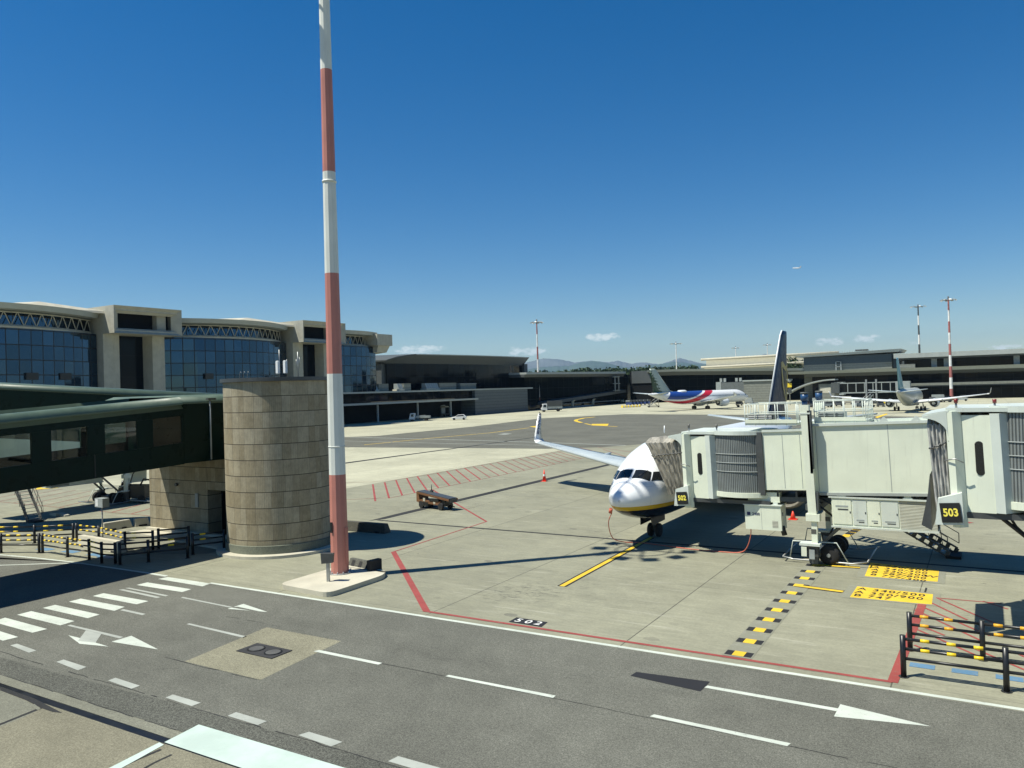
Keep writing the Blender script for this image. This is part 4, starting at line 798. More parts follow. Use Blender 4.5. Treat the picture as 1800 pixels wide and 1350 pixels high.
# ------------------------------------------------------------------ railings
m_yb=simple('yellow_band',(.80,.56,.02),.45,var=.1); m_ob=simple('orange_band',(.70,.36,.02),.45,var=.1)
def railing(pts,label,bandm=None,h=1.1,band=True,pitch=.92,off=.38,bw=.30,group='black tube railings',mid=None,bz=None):
    p0=Vector(pts[0]); o=thing('railing',label,'railing',(p0.x,p0.y,0),0,group); bandm=bandm or m_yb
    P=[Vector((x-p0.x,y-p0.y,0)) for x,y in pts]
    for p in P:
        b=MB(); b.tube([(p.x,p.y,0),(p.x,p.y,h)],.072,m_black,14); b.tube([(p.x,p.y,0),(p.x,p.y,.02)],.13,m_black,10); b.build('post',o)
    for z,bd in ((h-.10,1),(h-.36,1),(h-.62,0)):
        b=MB(); k=[]
        for i in range(len(P)-1):
            a,c=P[i],P[i+1]; d=(c-a).normalized(); L=(c-a).length; Z=Vector((0,0,z))
            b.tube([a+d*(.07 if i==0 else 0)+Z,c-d*(.07 if i==len(P)-2 else 0)+Z],.042,m_black,10)
            if bd and band:
                s=off
                while s+bw<L-.25 and (L>1.0): kb=MB(); kb.tube([a+d*s+Z,a+d*(s+bw)+Z],.046,bandm,10); k.append(kb); s+=pitch
        r=b.build('rail',o)
        for kb in k: kb.build('reflective_band',r)
    return o
railing([(-2.11,23.27),(.22,23.3),(2.6,23.33)],'front black railing with bright yellow bands at the right, closest to the road',pitch=.61,off=.42,bw=.21,h=1.12)
railing([(-2.13,25.63),(-.30,25.6),(1.9,25.6)],'rear black railing with orange yellow bands at the right, one step behind the front railing',m_ob,pitch=.62,off=.28,bw=.22,h=1.12)
g=lambda L:[G(*p) for p in L]
railing(g([(-60,973),(2,972),(69,972)]),'front railing run at the far left edge of the photo',pitch=.62,off=.35,bw=.24,h=1.05)
railing(g([(75,972),(119,979),(157,984),(179,990),(203,991)]),'bending front railing run from the double post towards the walkway shadow',pitch=.42,off=.2,bw=.18,h=1.05)
railing(g([(211,993),(261,988),(330,981)]),'front railing run lying in the shadow under the walkway',pitch=.9,off=.9,bw=.28,h=1.1)
railing(g([(-60,957),(61,955),(129,952)]),'rear railing run at the far left with yellow bands before the hatched ground',pitch=.8,off=.5,bw=.28,h=1.05)
railing(g([(135,952),(174,957),(220,969),(269,967)]),'rear railing run slanting past the long pale concrete block',pitch=.62,off=.35,bw=.24,h=1.05)
railing(g([(279,965),(332,960)]),'short rear railing in front of the stone wall',pitch=.9,off=1.0,bw=.28,h=1.1)
railing(g([(339,975),(394,968)]),'short railing with yellow bands before the dark doorway of the stone wall',pitch=.75,off=.35,bw=.28,h=1.1)
k=thing('meter_post','thin pole carrying a small grey box with a white face beside the left railings','pole box',(*G(181,953),0)); b=MB(); b.tube([(0,0,0),(0,0,2.25)],.035,m_galv,8); b.build('post',k); b=MB(); b.box((-.38,-.2,2.0),(.38,.2,2.5),m_grey); b.build('box',k); b=MB(); b.box((-.3,-.21,2.05),(-.05,-.2,2.45),m_carwhite); b.build('white_face',k)
k=thing('litter','flat crumpled boards lying on the ground under the left jet bridge stairs','debris',(*G(103,906),0)); b=MB(); b.hexa([(-.8,-.2,0),(.2,-.3,0),(.3,.2,0),(-.7,.3,0)],[(-.8,-.2,.1),(.2,-.3,.2),(.3,.2,.15),(-.7,.3,.1)],m_concl); b.build('board',k); b=MB(); b.hexa([(.1,-.1,0),(1.1,-.2,0),(1.2,.1,0),(.2,.2,0)],[(.1,-.1,.2),(1.1,-.2,.1),(1.2,.1,.12),(.2,.2,.2)],m_conc); b.build('board',k)
# ------------------------------------------------------------------ aircraft
def livery_low():
    t=NT('white_navy_yellow_livery'); X=t.xyz(); n=t.noise(.7,5)
    rise=t.math('MULTIPLY',t.ss(X[1],0,5,1,0),.10)
    z=t.math('SUBTRACT',X[2],rise)
    nv=t.math('LESS_THAN',z,1.86); ye=t.math('LESS_THAN',z,2.08)
    c=t.mix(ye,t.mul((.74,.76,.77),t.ss(n,.3,.7,.95,1.02)),(.50,.34,.02)); c=t.mix(nv,c,(.008,.010,.022))
    win=t.math('MULTIPLY',t.math('LESS_THAN',t.math('ABSOLUTE',t.math('SUBTRACT',X[2],3.75)),.17),t.math('LESS_THAN',t.math('ABSOLUTE',t.math('SUBTRACT',t.math('FRACT',t.math('DIVIDE',X[1],.51)),.5)),.23))
    win=t.math('MULTIPLY',win,t.math('MULTIPLY',t.math('GREATER_THAN',X[1],6.5),t.math('LESS_THAN',X[1],32)))
    c=t.mix(win,c,(.02,.025,.03))
    pan=t.math('MAXIMUM',t.math('LESS_THAN',t.math('FRACT',t.math('DIVIDE',X[1],1.27)),.010),t.math('MULTIPLY',t.math('LESS_THAN',t.math('ABSOLUTE',t.math('SUBTRACT',X[2],3.05)),.006),t.math('GREATER_THAN',X[1],1.27))); c=t.mix(t.math('MULTIPLY',pan,.5),c,(.25,.26,.27))
    t.set(c,.22,0,.5); return t.m
def livery_swoosh():
    t=NT('blue_red_swoosh_livery'); X=t.xyz(); s=X[1]; z=X[2]
    d=t.math('SUBTRACT',s,31.); d2=t.math('MULTIPLY',d,d)
    zs=t.math('ADD',2.45,t.math('ADD',t.math('MULTIPLY',t.math('MULTIPLY',d2,t.math('LESS_THAN',d,0)),.0205),t.math('MULTIPLY',t.math('MULTIPLY',d2,t.math('GREATER_THAN',d,0)),.011)))
    dz=t.math('SUBTRACT',z,zs)
    th=t.ss(s,18,34,.85,.34)
    red=t.math('MULTIPLY',t.math('LESS_THAN',t.math('ABSOLUTE',dz),th),t.math('GREATER_THAN',s,14))
    blue=t.math('MULTIPLY',t.math('GREATER_THAN',dz,t.math('ADD',th,.5)),t.math('MULTIPLY',t.math('GREATER_THAN',s,16),t.math('LESS_THAN',t.math('ADD',s,t.math('MULTIPLY',t.math('SUBTRACT',6.,z),-.8)),34.8)))
    c=t.mix(blue,(.72,.73,.73),(.018,.055,.24)); c=t.mix(red,c,(.50,.018,.035))
    win=t.math('MULTIPLY',t.math('LESS_THAN',t.math('ABSOLUTE',t.math('SUBTRACT',z,4.15)),.19),t.math('LESS_THAN',t.math('ABSOLUTE',t.math('SUBTRACT',t.math('FRACT',t.math('DIVIDE',s,.53)),.5)),.2))
    win=t.math('MULTIPLY',win,t.math('MULTIPLY',t.math('GREATER_THAN',s,6),t.math('LESS_THAN',s,34))); c=t.mix(win,c,(.03,.04,.06))
    t.set(c,.3); return t.m
def cedar():
    t=NT('green_tree_fin'); X=t.xyz(); s=X[1]; z=X[2]
    f=t.math('FRACT',t.math('DIVIDE',t.math('SUBTRACT',z,5.6),1.05)); n=t.noise(2.2,5,.7)
    hw=t.math('MULTIPLY',t.math('SUBTRACT',1.25,t.math('MULTIPLY',t.math('SUBTRACT',z,6.),.08)),t.math('SUBTRACT',1.9,t.math('MULTIPLY',f,.9)))
    ctr=t.math('ADD',40.2,t.math('MULTIPLY',t.math('SUBTRACT',z,6.5),.48))
    g=t.math('LESS_THAN',t.math('ABSOLUTE',t.math('SUBTRACT',s,ctr)),t.math('MULTIPLY',hw,t.ss(n,.35,.6,.5,1.3)))
    t.set(t.mix(g,(.36,.42,.38),(.012,.05,.028)),.35); return t.m
def airliner(name,label,x,y,rz,k=1.,L=39.5,body=m_acwhite,fin=m_tail_navy,group='parked airliners',wl=17.2,winglet=2.4,eng=True,enginem=None,lead=None,span2=7.2,sweep=.52,rootw=None,text_=None,hw=1.88,zoff=0,gearz=None,wingm=None,rootS=13.6,tailm=None,finup=0,engk=1.):
    o=thing(name,label,'airliner',(x,y,0),rz,group); e=L-39.5   # e = plug length
    sec=[(0,.04,2.80,2.72),(.12,.33,3.06,2.46),(.4,.62,3.26,2.22),(.85,.92,3.47,2.0),(1.35,1.15,3.64,1.83),(1.75,1.30,3.86,1.73),(2.15,1.42,4.14,1.64),(2.6,1.53,4.42,1.55),(3.2,1.65,4.75,1.47),(4.1,1.77,5.08,1.39),(5.3,1.86,5.33,1.34),(7,1.88,5.38,1.32),(12,1.88,5.38,1.32),(25+e,1.88,5.38,1.32),(28+e,1.82,5.38,1.62),(31+e,1.58,5.36,2.18),(34+e,1.15,5.30,3.05),(36.5+e,.68,5.18,3.82),(38.2+e,.30,5.02,4.40),(38.9+e,.10,4.9,4.65)]
    zs=hw/1.88; b=MB(); rings=[]; n=40
    for s,w_,zt_,zb_ in sec:
        cz=(zt_+zb_)/2; hh=(zt_-zb_)/2; r=[]
        # upper and lower lobes; width point a little below centre near the nose
        for j in range(n):
            a=2*PI*j/n; r.append((w_*zs*math.sin(a),s,zoff+cz*1.0+hh*math.cos(a)*(1.0)))
        rings.append(r)
    b.loft(rings,body); b.build('fuselage',o)
    # cockpit glazing, proud of the skin by 15 mm
    def surf(s,a):
        for i in range(len(sec)-1):
            if sec[i][0]<=s<=sec[i+1][0]:
                f=(s-sec[i][0])/(sec[i+1][0]-sec[i][0]); w_,zt_,zb_=[sec[i][q]*(1-f)+sec[i+1][q]*f for q in (1,2,3)]
                cz=(zt_+zb_)/2; hh=(zt_-zb_)/2; return Vector(((w_*zs+.018)*math.sin(a),s-.010,zoff+cz+(hh+.018)*math.cos(a)))
    def pane(cs):       # cs: list of (s,angle deg) corners, subdivided
        g=MB(); N=6; A,B,Cc,Dd=cs
        P=[[None]*(N+1) for _ in range(N+1)]
        for i in range(N+1):
            for j in range(N+1):
                u,v=i/N,j/N; s=(A[0]*(1-u)+B[0]*u)*(1-v)+(Dd[0]*(1-u)+Cc[0]*u)*v; an=(A[1]*(1-u)+B[1]*u)*(1-v)+(Dd[1]*(1-u)+Cc[1]*u)*v
                P[i][j]=surf(s,R(an))
        for i in range(N):
            for j in range(N): g.quad([P[i][j],P[i+1][j],P[i+1][j+1],P[i][j+1]],m_carglass)
        g.sm=[True]*len(g.sm); return g.build('cockpit_window',o)
    for sg in (1,-1):
        pane([(1.46,sg*3.5),(1.72,sg*44),(2.20,sg*35),(2.02,sg*3)])
        pane([(1.78,sg*46.5),(2.40,sg*64),(2.66,sg*50.5),(2.27,sg*37.5)])
        pane([(2.48,sg*65.5),(3.05,sg*72),(3.12,sg*61),(2.75,sg*53)])
    g=MB()
    for sg in (1,-1):
        g.tube([surf(2.2,R(sg*28))+Vector((0,-.02,.02)),surf(1.6,R(sg*15))+Vector((0,-.02,.02))],.012,m_black,5)
    g.build('wiper',o)
    # wings
    def wing(sg):
        g=MB(); st=[(1.2*zs,rootS+e*.45,7.6,1.85,.95),(5.8,rootS+2.45+e*.45,4.9,2.35,.6),(wl-.4,rootS+sweep*(wl-1.2)+e*.45,1.75,3.72,.2)]
        rings=[]
        for (xx,le,ch,z,th) in st:
            prof=[(0,0),(.06,.42),(.25,.62),(.55,.46),(1,.03),(.6,-.18),(.25,-.36),(.06,-.24)]
            rings.append([(sg*xx,le+ch*u,zoff+z+th*v) for u,v in prof])
        g.loft(rings,wingm or m_acgrey,smooth=True); w_=g.build('wing',o)
        le=rootS+sweep*(wl-1.2)+e*.45
        if winglet:
            q=MB(); zt_=3.72+zoff; pr_=[(0,0),(.3,.09),(1,.0),(.3,-.09)]; R_=[]
            for xx,l0,ch,z in ((wl-.42,le,1.75,zt_),(wl-.12,le+.15,1.62,zt_+.05),(wl+.12,le+.4,1.45,zt_+.25),(wl+.24,le+.75,1.15,zt_+.75),(wl+.42,le+1.75,.55,zt_+winglet)):
                nx=(z-zt_)/winglet; cc=min(1,nx*4); R_.append([(sg*(xx+v*ch*.6*cc),l0+u*ch,z+v*ch*(1-cc)) for u,v in pr_])
            q.loft(R_,m_acwhite); q=q.build('winglet',o)
            if text_ and sg<0:
                a=Vector((-(wl+.20),le+1.02,zt_+.95)); c=Vector((-(wl+.38),le+1.70,zt_+2.15)); up=(c-a).normalized()
                # lettering climbs the inner face
                nrm=Vector((1,0,0)); ex=-up; ey=nrm.cross(ex).normalized()
                mid=(a+c)/2; text(text_,.50,'lettering',m_navytext,basis((mid.x+.115,mid.y+.05,mid.z+.05),ex,ey),q,bold=.02,sx=1.0)
        fl=MB()
        for xx,l0 in ((4.2,19.2),(7.2,19.9),(10.5,21.0)): fl.tube([(sg*xx,l0-1.2+e*.45,zoff+1.95+xx*.09),(sg*xx,l0+.6+e*.45,zoff+1.8+xx*.1),(sg*xx,l0+1.7+e*.45,zoff+1.95+xx*.1)],[.08,.2,.04],m_acgrey,8)
        for i,(xx,l0) in enumerate(((4.2,0),)): fl.build('flap_fairing',o)
        if eng:
            ec=Vector((sg*4.9,rootS-.35+e*.45,1.62+zoff)); q=MB()
            def rg(s,r,sq=1.):
                s*=engk; r*=engk
                return [(ec.x+r*math.sin(2*PI*j/24),ec.y+s,ec.z+r*math.cos(2*PI*j/24)*(sq if math.cos(2*PI*j/24)<0 else 1)) for j in range(24)]
            q.loft([rg(.55,.76,.9),rg(.1,.80,.9),rg(0,.88,.9),rg(.12,.98,.9),rg(.7,1.06,.92),rg(1.9,1.05,.95),rg(3.1,.84,.97),rg(3.15,.74)],enginem or m_acwhite,caps=False)
            q=q.build('engine_nacelle',o)
            h=MB(); h.tube([(ec.x,ec.y+.5,ec.z),(ec.x,ec.y+.62,ec.z)],.78,m_black,24); h.build('fan',q); h=MB(); h.tube([(ec.x,ec.y+3.0,ec.z),(ec.x,ec.y+3.05,ec.z)],.74,m_black,24); h.tube([(ec.x,ec.y+2.9,ec.z),(ec.x,ec.y+4.0,ec.z)],[.5,.34],m_stainless,16); h.build('exhaust_cone',q)
            p_=MB(); p_.hexa([(ec.x-.16,ec.y+1.,ec.z+.9),(ec.x+.16,ec.y+1.,ec.z+.9),(ec.x+.1,ec.y+5,ec.z+.5),(ec.x-.1,ec.y+5,ec.z+.5)],[(ec.x-.16,ec.y+1.6,ec.z+1.15),(ec.x+.16,ec.y+1.6,ec.z+1.15),(ec.x+.1,ec.y+5,ec.z+.95),(ec.x-.1,ec.y+5,ec.z+.95)],m_acgrey); p_.build('pylon',o)
    wing(1); wing(-1)
    g=MB(); g.loft([[(1.6*math.sin(a)*q,s,zoff+1.75+.72*math.cos(a)*q) for a in [2*PI*j/16 for j in range(16)]] for s,q in ((rootS-1+e*.45,.3),(rootS+.5+e*.45,.9),(rootS+3+e*.45,1),(rootS+6.5+e*.45,.9),(rootS+8.5+e*.45,.3))],m_acgrey); g.build('wing_fairing',o)
    # tail
    def foil(st,ax): # st: list (pos,le,chord,thick,z) ; ax 'z' fin
        R_=[]
        for (ps,le,ch,th,q) in st:
            pr_=[(0,0),(.08,.6),(.3,1),(.65,.7),(1,.05),(.65,-.7),(.3,-1),(.08,-.6)]
            R_.append([((v*th,le+u*ch,ps) if ax=='z' else (ps,le+u*ch,q+v*th)) for u,v in pr_])
        return R_
    g=MB(); g.loft(foil([(zoff+5.0,27.6+e,9.6,.05,0),(zoff+5.75,30.2+e,6.9,.20,0),(zoff+finup+12.0,35.6+e,2.6,.11,0),(zoff+finup+12.45,36.3+e,1.9,.06,0)],'z'),fin); f_=g.build('fin',o)
    g=MB(); g.loft([[(v*.06,le+u*.16,z) for u,v in ((0,0),(.5,1),(1,1),(1,-1),(.5,-1))] for z,le in ((zoff+5.75,30.12+e),(zoff+finup+12.0,35.5+e),(zoff+finup+12.47,36.2+e))],m_acwhite if lead is None else lead); g.build('leading_edge',f_)
    for sg in (1,-1):
        g=MB(); g.loft(foil([(sg*.5,33.4+e,4.0,.2,zoff+4.65),(sg*span2,37.4+e,1.5,.08,zoff+5.3)],'x'),tailm or m_acgrey); g.build('tailplane',o)
    # gear
    def gear(xx,s,r,dual,wd):
        q=MB(); q.tube([(xx,s,r),(xx,s,1.9+zoff)],.09,m_galv,10); q.tube([(xx-dual-wd/2,s,r),(xx+dual+wd/2,s,r)],.06,m_galv,8); q.tube([(xx,s,.9),(xx,s+.6,1.8+zoff)],.05,m_galv,6); q.bar((xx-.12,s-.14,1.0),(xx-.12,s-.14,1.5),.1,.1,m_grey); q=q.build('landing_gear',o)
        for sg in (1,-1):
            h=MB(); c=xx+sg*dual
            R_=[]
            for (dx,rr) in ((-wd/2,r*.55),(-wd/2,r*.9),(-wd*.3,r),(wd*.3,r),(wd/2,r*.9),(wd/2,r*.55)): R_.append([(c+dx,s+rr*math.cos(2*PI*j/24),r+rr*math.sin(2*PI*j/24)) for j in range(24)])
            h.loft(R_,m_rubber); h.tube([(c-wd*.45,s,r),(c+wd*.45,s,r)],r*.5,m_galv,16); h.build('wheel',q)
    gear(0,4.55,.36,.22,.20); gear(2.86,19.2+e*.55,.55,.42,.36); gear(-2.86,19.2+e*.55,.55,.42,.36)
    for sg in (1,-1):
        g=MB(); g.hexa([(sg*.30,3.4,.95+zoff*.6),(sg*.34,3.4,.95+zoff*.6),(sg*.34,5.2,.98+zoff*.6),(sg*.30,5.2,.98+zoff*.6)],[(sg*.26,3.3,1.45+zoff),(sg*.30,3.3,1.45+zoff),(sg*.30,5.3,1.42+zoff),(sg*.26,5.3,1.42+zoff)],m_black); g.build('gear_door',o)
    return o,f_
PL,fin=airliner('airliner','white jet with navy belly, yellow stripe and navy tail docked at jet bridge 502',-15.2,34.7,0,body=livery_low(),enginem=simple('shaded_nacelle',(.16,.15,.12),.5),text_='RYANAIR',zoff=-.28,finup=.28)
# emblem on the fin (both sides), a plain yellow harp outline of strings and body
for sg in (1,-1):
    b=MB()
    def fp(u,z): return (sg*(.215-.014*(z-5.75)),u,z)
    b.quad([fp(34.9,9.6),fp(35.6,9.75),fp(36.6,9.3),fp(37.3,9.55),fp(37.4,9.3),fp(36.6,8.85),fp(35.5,9.2)],m_harp)
    b.quad([fp(34.9,9.55),fp(35.35,9.3),fp(35.55,8.0),fp(36.3,6.4),fp(36.1,6.3),fp(35.1,7.6)],m_harp)
    b.quad([fp(37.0,9.3),fp(37.3,9.3),fp(37.2,8.0),fp(36.5,6.3),fp(36.2,6.2),fp(36.8,8.0)],m_harp)
    for i in range(3): b.quad([fp(35.8+.35*i,8.85),fp(35.86+.35*i,8.85),fp(36.1+.2*i,7.2),fp(36.05+.2*i,7.2)],m_harp)
    b.build('emblem',fin)
# marks, probes on the nose of the docked jet
b=MB(); b.tube([(1.62,3.0,2.55),(1.72,2.95,2.55)],.05,m_black,8); b.build('sensor',PL)
b=MB(); b.tube([(1.50,2.45,3.0),(1.62,2.40,3.0)],.04,m_galv,8); b.tube([(0,6.4,5.36),(0,6.45,5.75)],.03,m_acwhite,6); b.build('probe',PL)
b=MB(); b.quad([(1.885,4.7,2.62),(1.885,5.6,2.62),(1.90,5.6,4.4),(1.90,4.7,4.4)],m_acgrey); b.build('open_door',PL)
fd=Vector((.45,.892)); an=math.atan2(-fd.x,fd.y)
A2,_=airliner('airliner','jet with blue and red swoosh and a green tree tail before the far pier',-67.0,259.5,an+PI,L=43.6,body=livery_swoosh(),fin=cedar(),wl=17.0,winglet=1.2,hw=1.98,zoff=.45,engk=1.25,enginem=m_acwhite,wingm=m_acwhite,lead=simple('fin_edge',(.5,.54,.5),.4))
d3=(-17.8+.0,211.)
A3,_=airliner('airliner','small grey jet seen from behind with a thin pale blue tail fin',-14.8,226.4,PI-R(4),L=33.5,body=simple('grey_fuselage',(.42,.43,.38),.35),fin=simple('pale_blue_fin',(.16,.36,.42),.35),wl=16.8,winglet=1.4,hw=1.42,zoff=.1,wingm=m_acwhite,span2=6.0)
b=MB(); b.loft([[(1.1*math.sin(a)*q,s,5.7+.5*math.cos(a)*q) for a in [2*PI*j/12 for j in range(12)]] for s,q in ((27.6,.2),(28.3,1),(30.3,1),(31.2,.2))],m_acwhite); b.build('antenna_fairing',A2)
fy=thing('airliner','tiny white jet flying high in the blue sky at the right','airliner',tuple(Vector((0,0,H))+ray(1400,471)*2600),R(-58)); fy.rotation_euler=(R(0),R(6),R(-58)); 
b=MB(); b.loft([[(r_*math.sin(a),s,r_*math.cos(a)) for a in [2*PI*j/12 for j in range(12)]] for s,r_ in ((-14,.2),(-11,1.6),(0,1.9),(8,1.7),(15,.4))],m_carwhite); b.build('fuselage',fy)
for sg in (1,-1):
    b=MB(); b.hexa([(sg*1,-3,-.6),(sg*15,4,.6),(sg*15,5.5,.6),(sg*1,3,-.6)],[(sg*1,-3,-.2),(sg*15,4,.8),(sg*15,5.5,.8),(sg*1,3,-.2)],m_carwhite); b.build('wing',fy)
b=MB(); b.hexa([(-.2,9,1),(.2,9,1),(.2,15,1),(-.2,15,1)],[(-.1,13.5,6.5),(.1,13.5,6.5),(.1,16,6.5),(-.1,16,6.5)],m_carwhite); b.build('fin',fy)
# ------------------------------------------------------------------ jet bridges
m_beac=simple('dark_red_beacon',(.16,.012,.012),.3)
m_fab=simple('canopy_fabric',(.36,.34,.285),.85,var=.3,vs=2.5); m_fab2=simple('canopy_fabric_grey',(.37,.37,.345),.7,var=.3,vs=3)
def jetbridge(label,x,y,rz,number,dz=0,ext=9.5,docked=True,st=None):
    o=thing('jet_bridge',label,'jet bridge',(x,y,0),rz)
    zb=lambda u:3.17+dz+.033*u; 
    def beam(u0,u1,y0,y1,h0,h1,m,b): b.hexa([(u0,y0,zb(u0)+h0),(u1,y0,zb(u1)+h0),(u1,y1,zb(u1)+h0),(u0,y1,zb(u0)+h0)],[(u0,y0,zb(u0)+h1),(u1,y0,zb(u1)+h1),(u1,y1,zb(u1)+h1),(u0,y1,zb(u0)+h1)],m)
    b=MB(); beam(-2.05,3,-1.22,1.22,.02,2.62,m_white,b)
    for u in (-1.2,-.45,): b.box((u,-1.228,zb(u)+.1),(u+.02,-1.22,zb(u)+2.5),m_grey)
    beam(-2.05,.2,-1.28,-1.0,2.62,2.72,m_white2,b); b.build('inner_tunnel',o)
    b=MB(); beam(.1,ext,-1.34,1.34,-.05,2.82,m_white,b); b.build('outer_tunnel',o)
    b=MB(); beam(.1,ext,-1.40,-1.1,-.17,-.05,m_roofm,b); beam(.1,ext,1.1,1.40,-.17,-.05,m_roofm,b); beam(-.3,ext,-1.43,-1.2,2.82,2.93,m_white2,b); beam(-.3,ext,1.2,1.43,2.82,2.93,m_white2,b)
    for u in [i*.8 for i in range(-2,int(ext/.8))]: beam(u,u+.08,-1.1,1.1,-.3,-.05,m_dgrey,b)
    for u in (.25,3.1,6.05): 
        if u<ext: beam(u,u+.025,-1.348,-1.34,0,2.8,m_roofm,b)
    b.build('edge_trim',o)
    b=MB(); beam(-2,ext,-1.0,1.0,-.52,-.32,m_roofd,b); b.tube([(-2,-.8,zb(-2)-.35),(2,-.9,zb(2)-.45),(5,-.7,zb(5)-.5),(ext,-.8,zb(ext)-.4)],.05,m_black,6); b.build('cable_tray',o)
    for u in (3.0,4.2,5.4):
        b=MB(); b.hexa([(u-.18,-1.42,zb(u)+2.93),(u+.18,-1.42,zb(u)+2.93),(u+.18,-1.36,zb(u)+2.93),(u-.18,-1.36,zb(u)+2.93)],[(u-.03,-1.42,zb(u)+3.12),(u+.03,-1.42,zb(u)+3.12),(u+.03,-1.36,zb(u)+3.12),(u-.03,-1.36,zb(u)+3.12)],m_white2); b.build('lifting_lug',o)
    # rotunda with slatted curtain
    z0,z1=2.98+dz,5.72+dz
    b=MB(); cx=-3.25; rr=1.62
    pts=[(cx+rr*math.sin(t),-(rr-.12)*math.cos(t)) for t in [R(-56+112*i/14) for i in range(15)]]
    pb=[(cx+rr*math.sin(t),(rr)*math.cos(t)) for t in [R(56-112*i/14) for i in range(15)]]
    P_=pts+pb; b.prism(P_,z0,z1-.12,m_slat); 
    for zz in (z0+.95,z0+1.35,z0+1.75):
        b.tube([(px_*1.0+0,py_-.02,zz) for px_,py_ in pts],.018,m_grey,5)
    b.build('slatted_rotunda',o)
    b=MB(); b.prism([(cx+(p[0]-cx)*1.05,p[1]*1.06) for p in P_],z1-.12,z1+.06,m_white2); b.build('rotunda_ring',o); b=MB(); b.prism([(cx+(p[0]-cx)*1.05,p[1]*1.06) for p in P_],z0-.22,z0,m_white); b.build('rotunda_ring',o)
    b=MB(); b.box((-2.35,-1.3,z0-.1),(-2.06,-1.05,z1),m_dgrey); b.build('rotunda_post',o); b=MB(); b.box((-2.35,1.05,z0-.1),(-2.06,1.3,z1),m_dgrey); b.build('rotunda_post',o)
    # cab
    f0,f1=2.62+dz,5.52+dz; Y0,Y1=-1.32,2.15
    b=MB(); b.hexa([(-5.45,Y0+.12,f0),(-4.66,Y0,f0),(-4.66,Y1,f0),(-5.45,Y1,f0)],[(-5.45,Y0+.12,f1),(-4.66,Y0,f1),(-4.66,Y1,f1),(-5.45,Y1,f1)],m_white); b.box((-5.72,Y0+.22,f0+.03),(-5.451,Y1-.02,f1-.03),m_white)
    b.prism([(-4.66,Y0-.02),(-4.42,Y0-.10),(-3.98,Y0+.42),(-3.98,Y1),(-4.66,Y1)],f0+.02,f1+.05,m_white2); b.build('cab_wall',o)
    w_=MB(); w_.loft([[(-4.98+.12*math.cos(t),Y0+.045-yy,f0+1.62+(.38 if math.sin(t)>0 else -.38)+.13*math.sin(t)) for t in [2*PI*j/16+.01 for j in range(16)]] for yy in (0,.012)],m_carglass); w_.build('cab_window',o)
    b=MB(); b.prism([(-5.80,Y0-.10),(-5.62,Y0-.14),(-5.40,Y0+.08),(-5.44,Y0+.16),(-5.74,Y0+.1)],f0-.45,f1+.12,m_white); b.box((-5.76,Y0+.1,f1),(-5.4,Y1+.1,f1+.14),m_white2); b.box((-5.76,Y1-.1,f0-.1),(-5.5,Y1+.1,f1),m_white); b.build('cab_frame',o)
    b=MB(); b.prism([(-5.78,Y0),(-4.0,Y0),(-4.0,Y1),(-5.78,Y1)],f1+.1,f1+.22,m_white2); b.build('cab_roof',o); b=MB(); b.box((-5.7,Y0+.06,f0-.18),(-1.9,Y1-.1,f0-.01),m_dgrey); b.build('cab_floor',o)
    b=MB(); hp=[(-6.42,f1-.02)]+[(-6.38+.62*math.sin(t),f1-.08-.52*(1-math.cos(t))) for t in [PI/2*i/6 for i in range(7)]]+[(-5.76,f1+.12)]; b.add([(x_,Y0-.12,z_) for x_,z_ in hp]+[(x_,Y0-.07,z_) for x_,z_ in hp],[tuple(range(len(hp))),tuple(range(2*len(hp)-1,len(hp)-1,-1))]+[(i,(i+1)%len(hp),len(hp)+(i+1)%len(hp),len(hp)+i) for i in range(len(hp))],m_white2); b.hexa([(-6.42,Y0-.1,f1-.02),(-5.7,Y0-.12,f1+.1),(-5.7,Y1,f1+.1),(-6.35,Y1,f1-.02)],[(-6.42,Y0-.1,f1+.03),(-5.7,Y0-.12,f1+.16),(-5.7,Y1,f1+.16),(-6.35,Y1,f1+.03)],m_white2); b.build('hood',o)
    # folded canopy
    b=MB(); N=22 if docked else 12; Rg=[]; n=18
    for i in range(N+1):
        f=i/N; pl=((.075 if i%2 else -.06) if docked else (.045 if i%2 else -.03))*(1 if 0<i<N else .3); ring=[]
        for j in range(n+1):
            t=j/n
            # profile: near bottom -> near top -> far top -> far bottom
            if t<.4: yy,zz=Y0+.02,f0+.05+(f1-f0-.25)*t/.4
            elif t<.62: q=(t-.4)/.22; yy,zz=Y0+.02+(Y1-Y0-.1)*q,f1-.2+.12*math.sin(PI*q)
            else: q=(t-.62)/.38; yy,zz=Y1-.08,f1-.2-(f1-f0-.25)*q
            hgt=(zz-f0)/(f1-f0)
            reach=(1.15+1.15*hgt**1.2) if docked else (.52+.10*hgt)
            lean=.55*f if docked else 0.
            cyy=(Y0+Y1)/2; sc=1-.10*f if docked else 1.
            y2=cyy+(yy-cyy)*sc+(.42*f*(1-.2*hgt) if docked and yy<0 else 0)
            y2+= (-pl if yy<cyy else pl)*(1 if t<.4 or t>.62 else 0); z2=zz+(pl*.45 if .4<=t<=.62 else 0)+(-.10*f if docked and t>.35 else 0)
            y2+=.03*math.sin(j*2.1+i*1.7); z2+=.03*math.sin(j*1.3+i*2.3)
            ring.append((-5.7-reach*f,y2,z2))
        Rg.append(ring)
    b.loft(Rg,m_fab if docked else m_fab2,caps=False,closed=False,smooth=False)
    ob=b.build('folding_canopy',o)
    so_=ob.modifiers.new('s','SOLIDIFY'); so_.thickness=.02
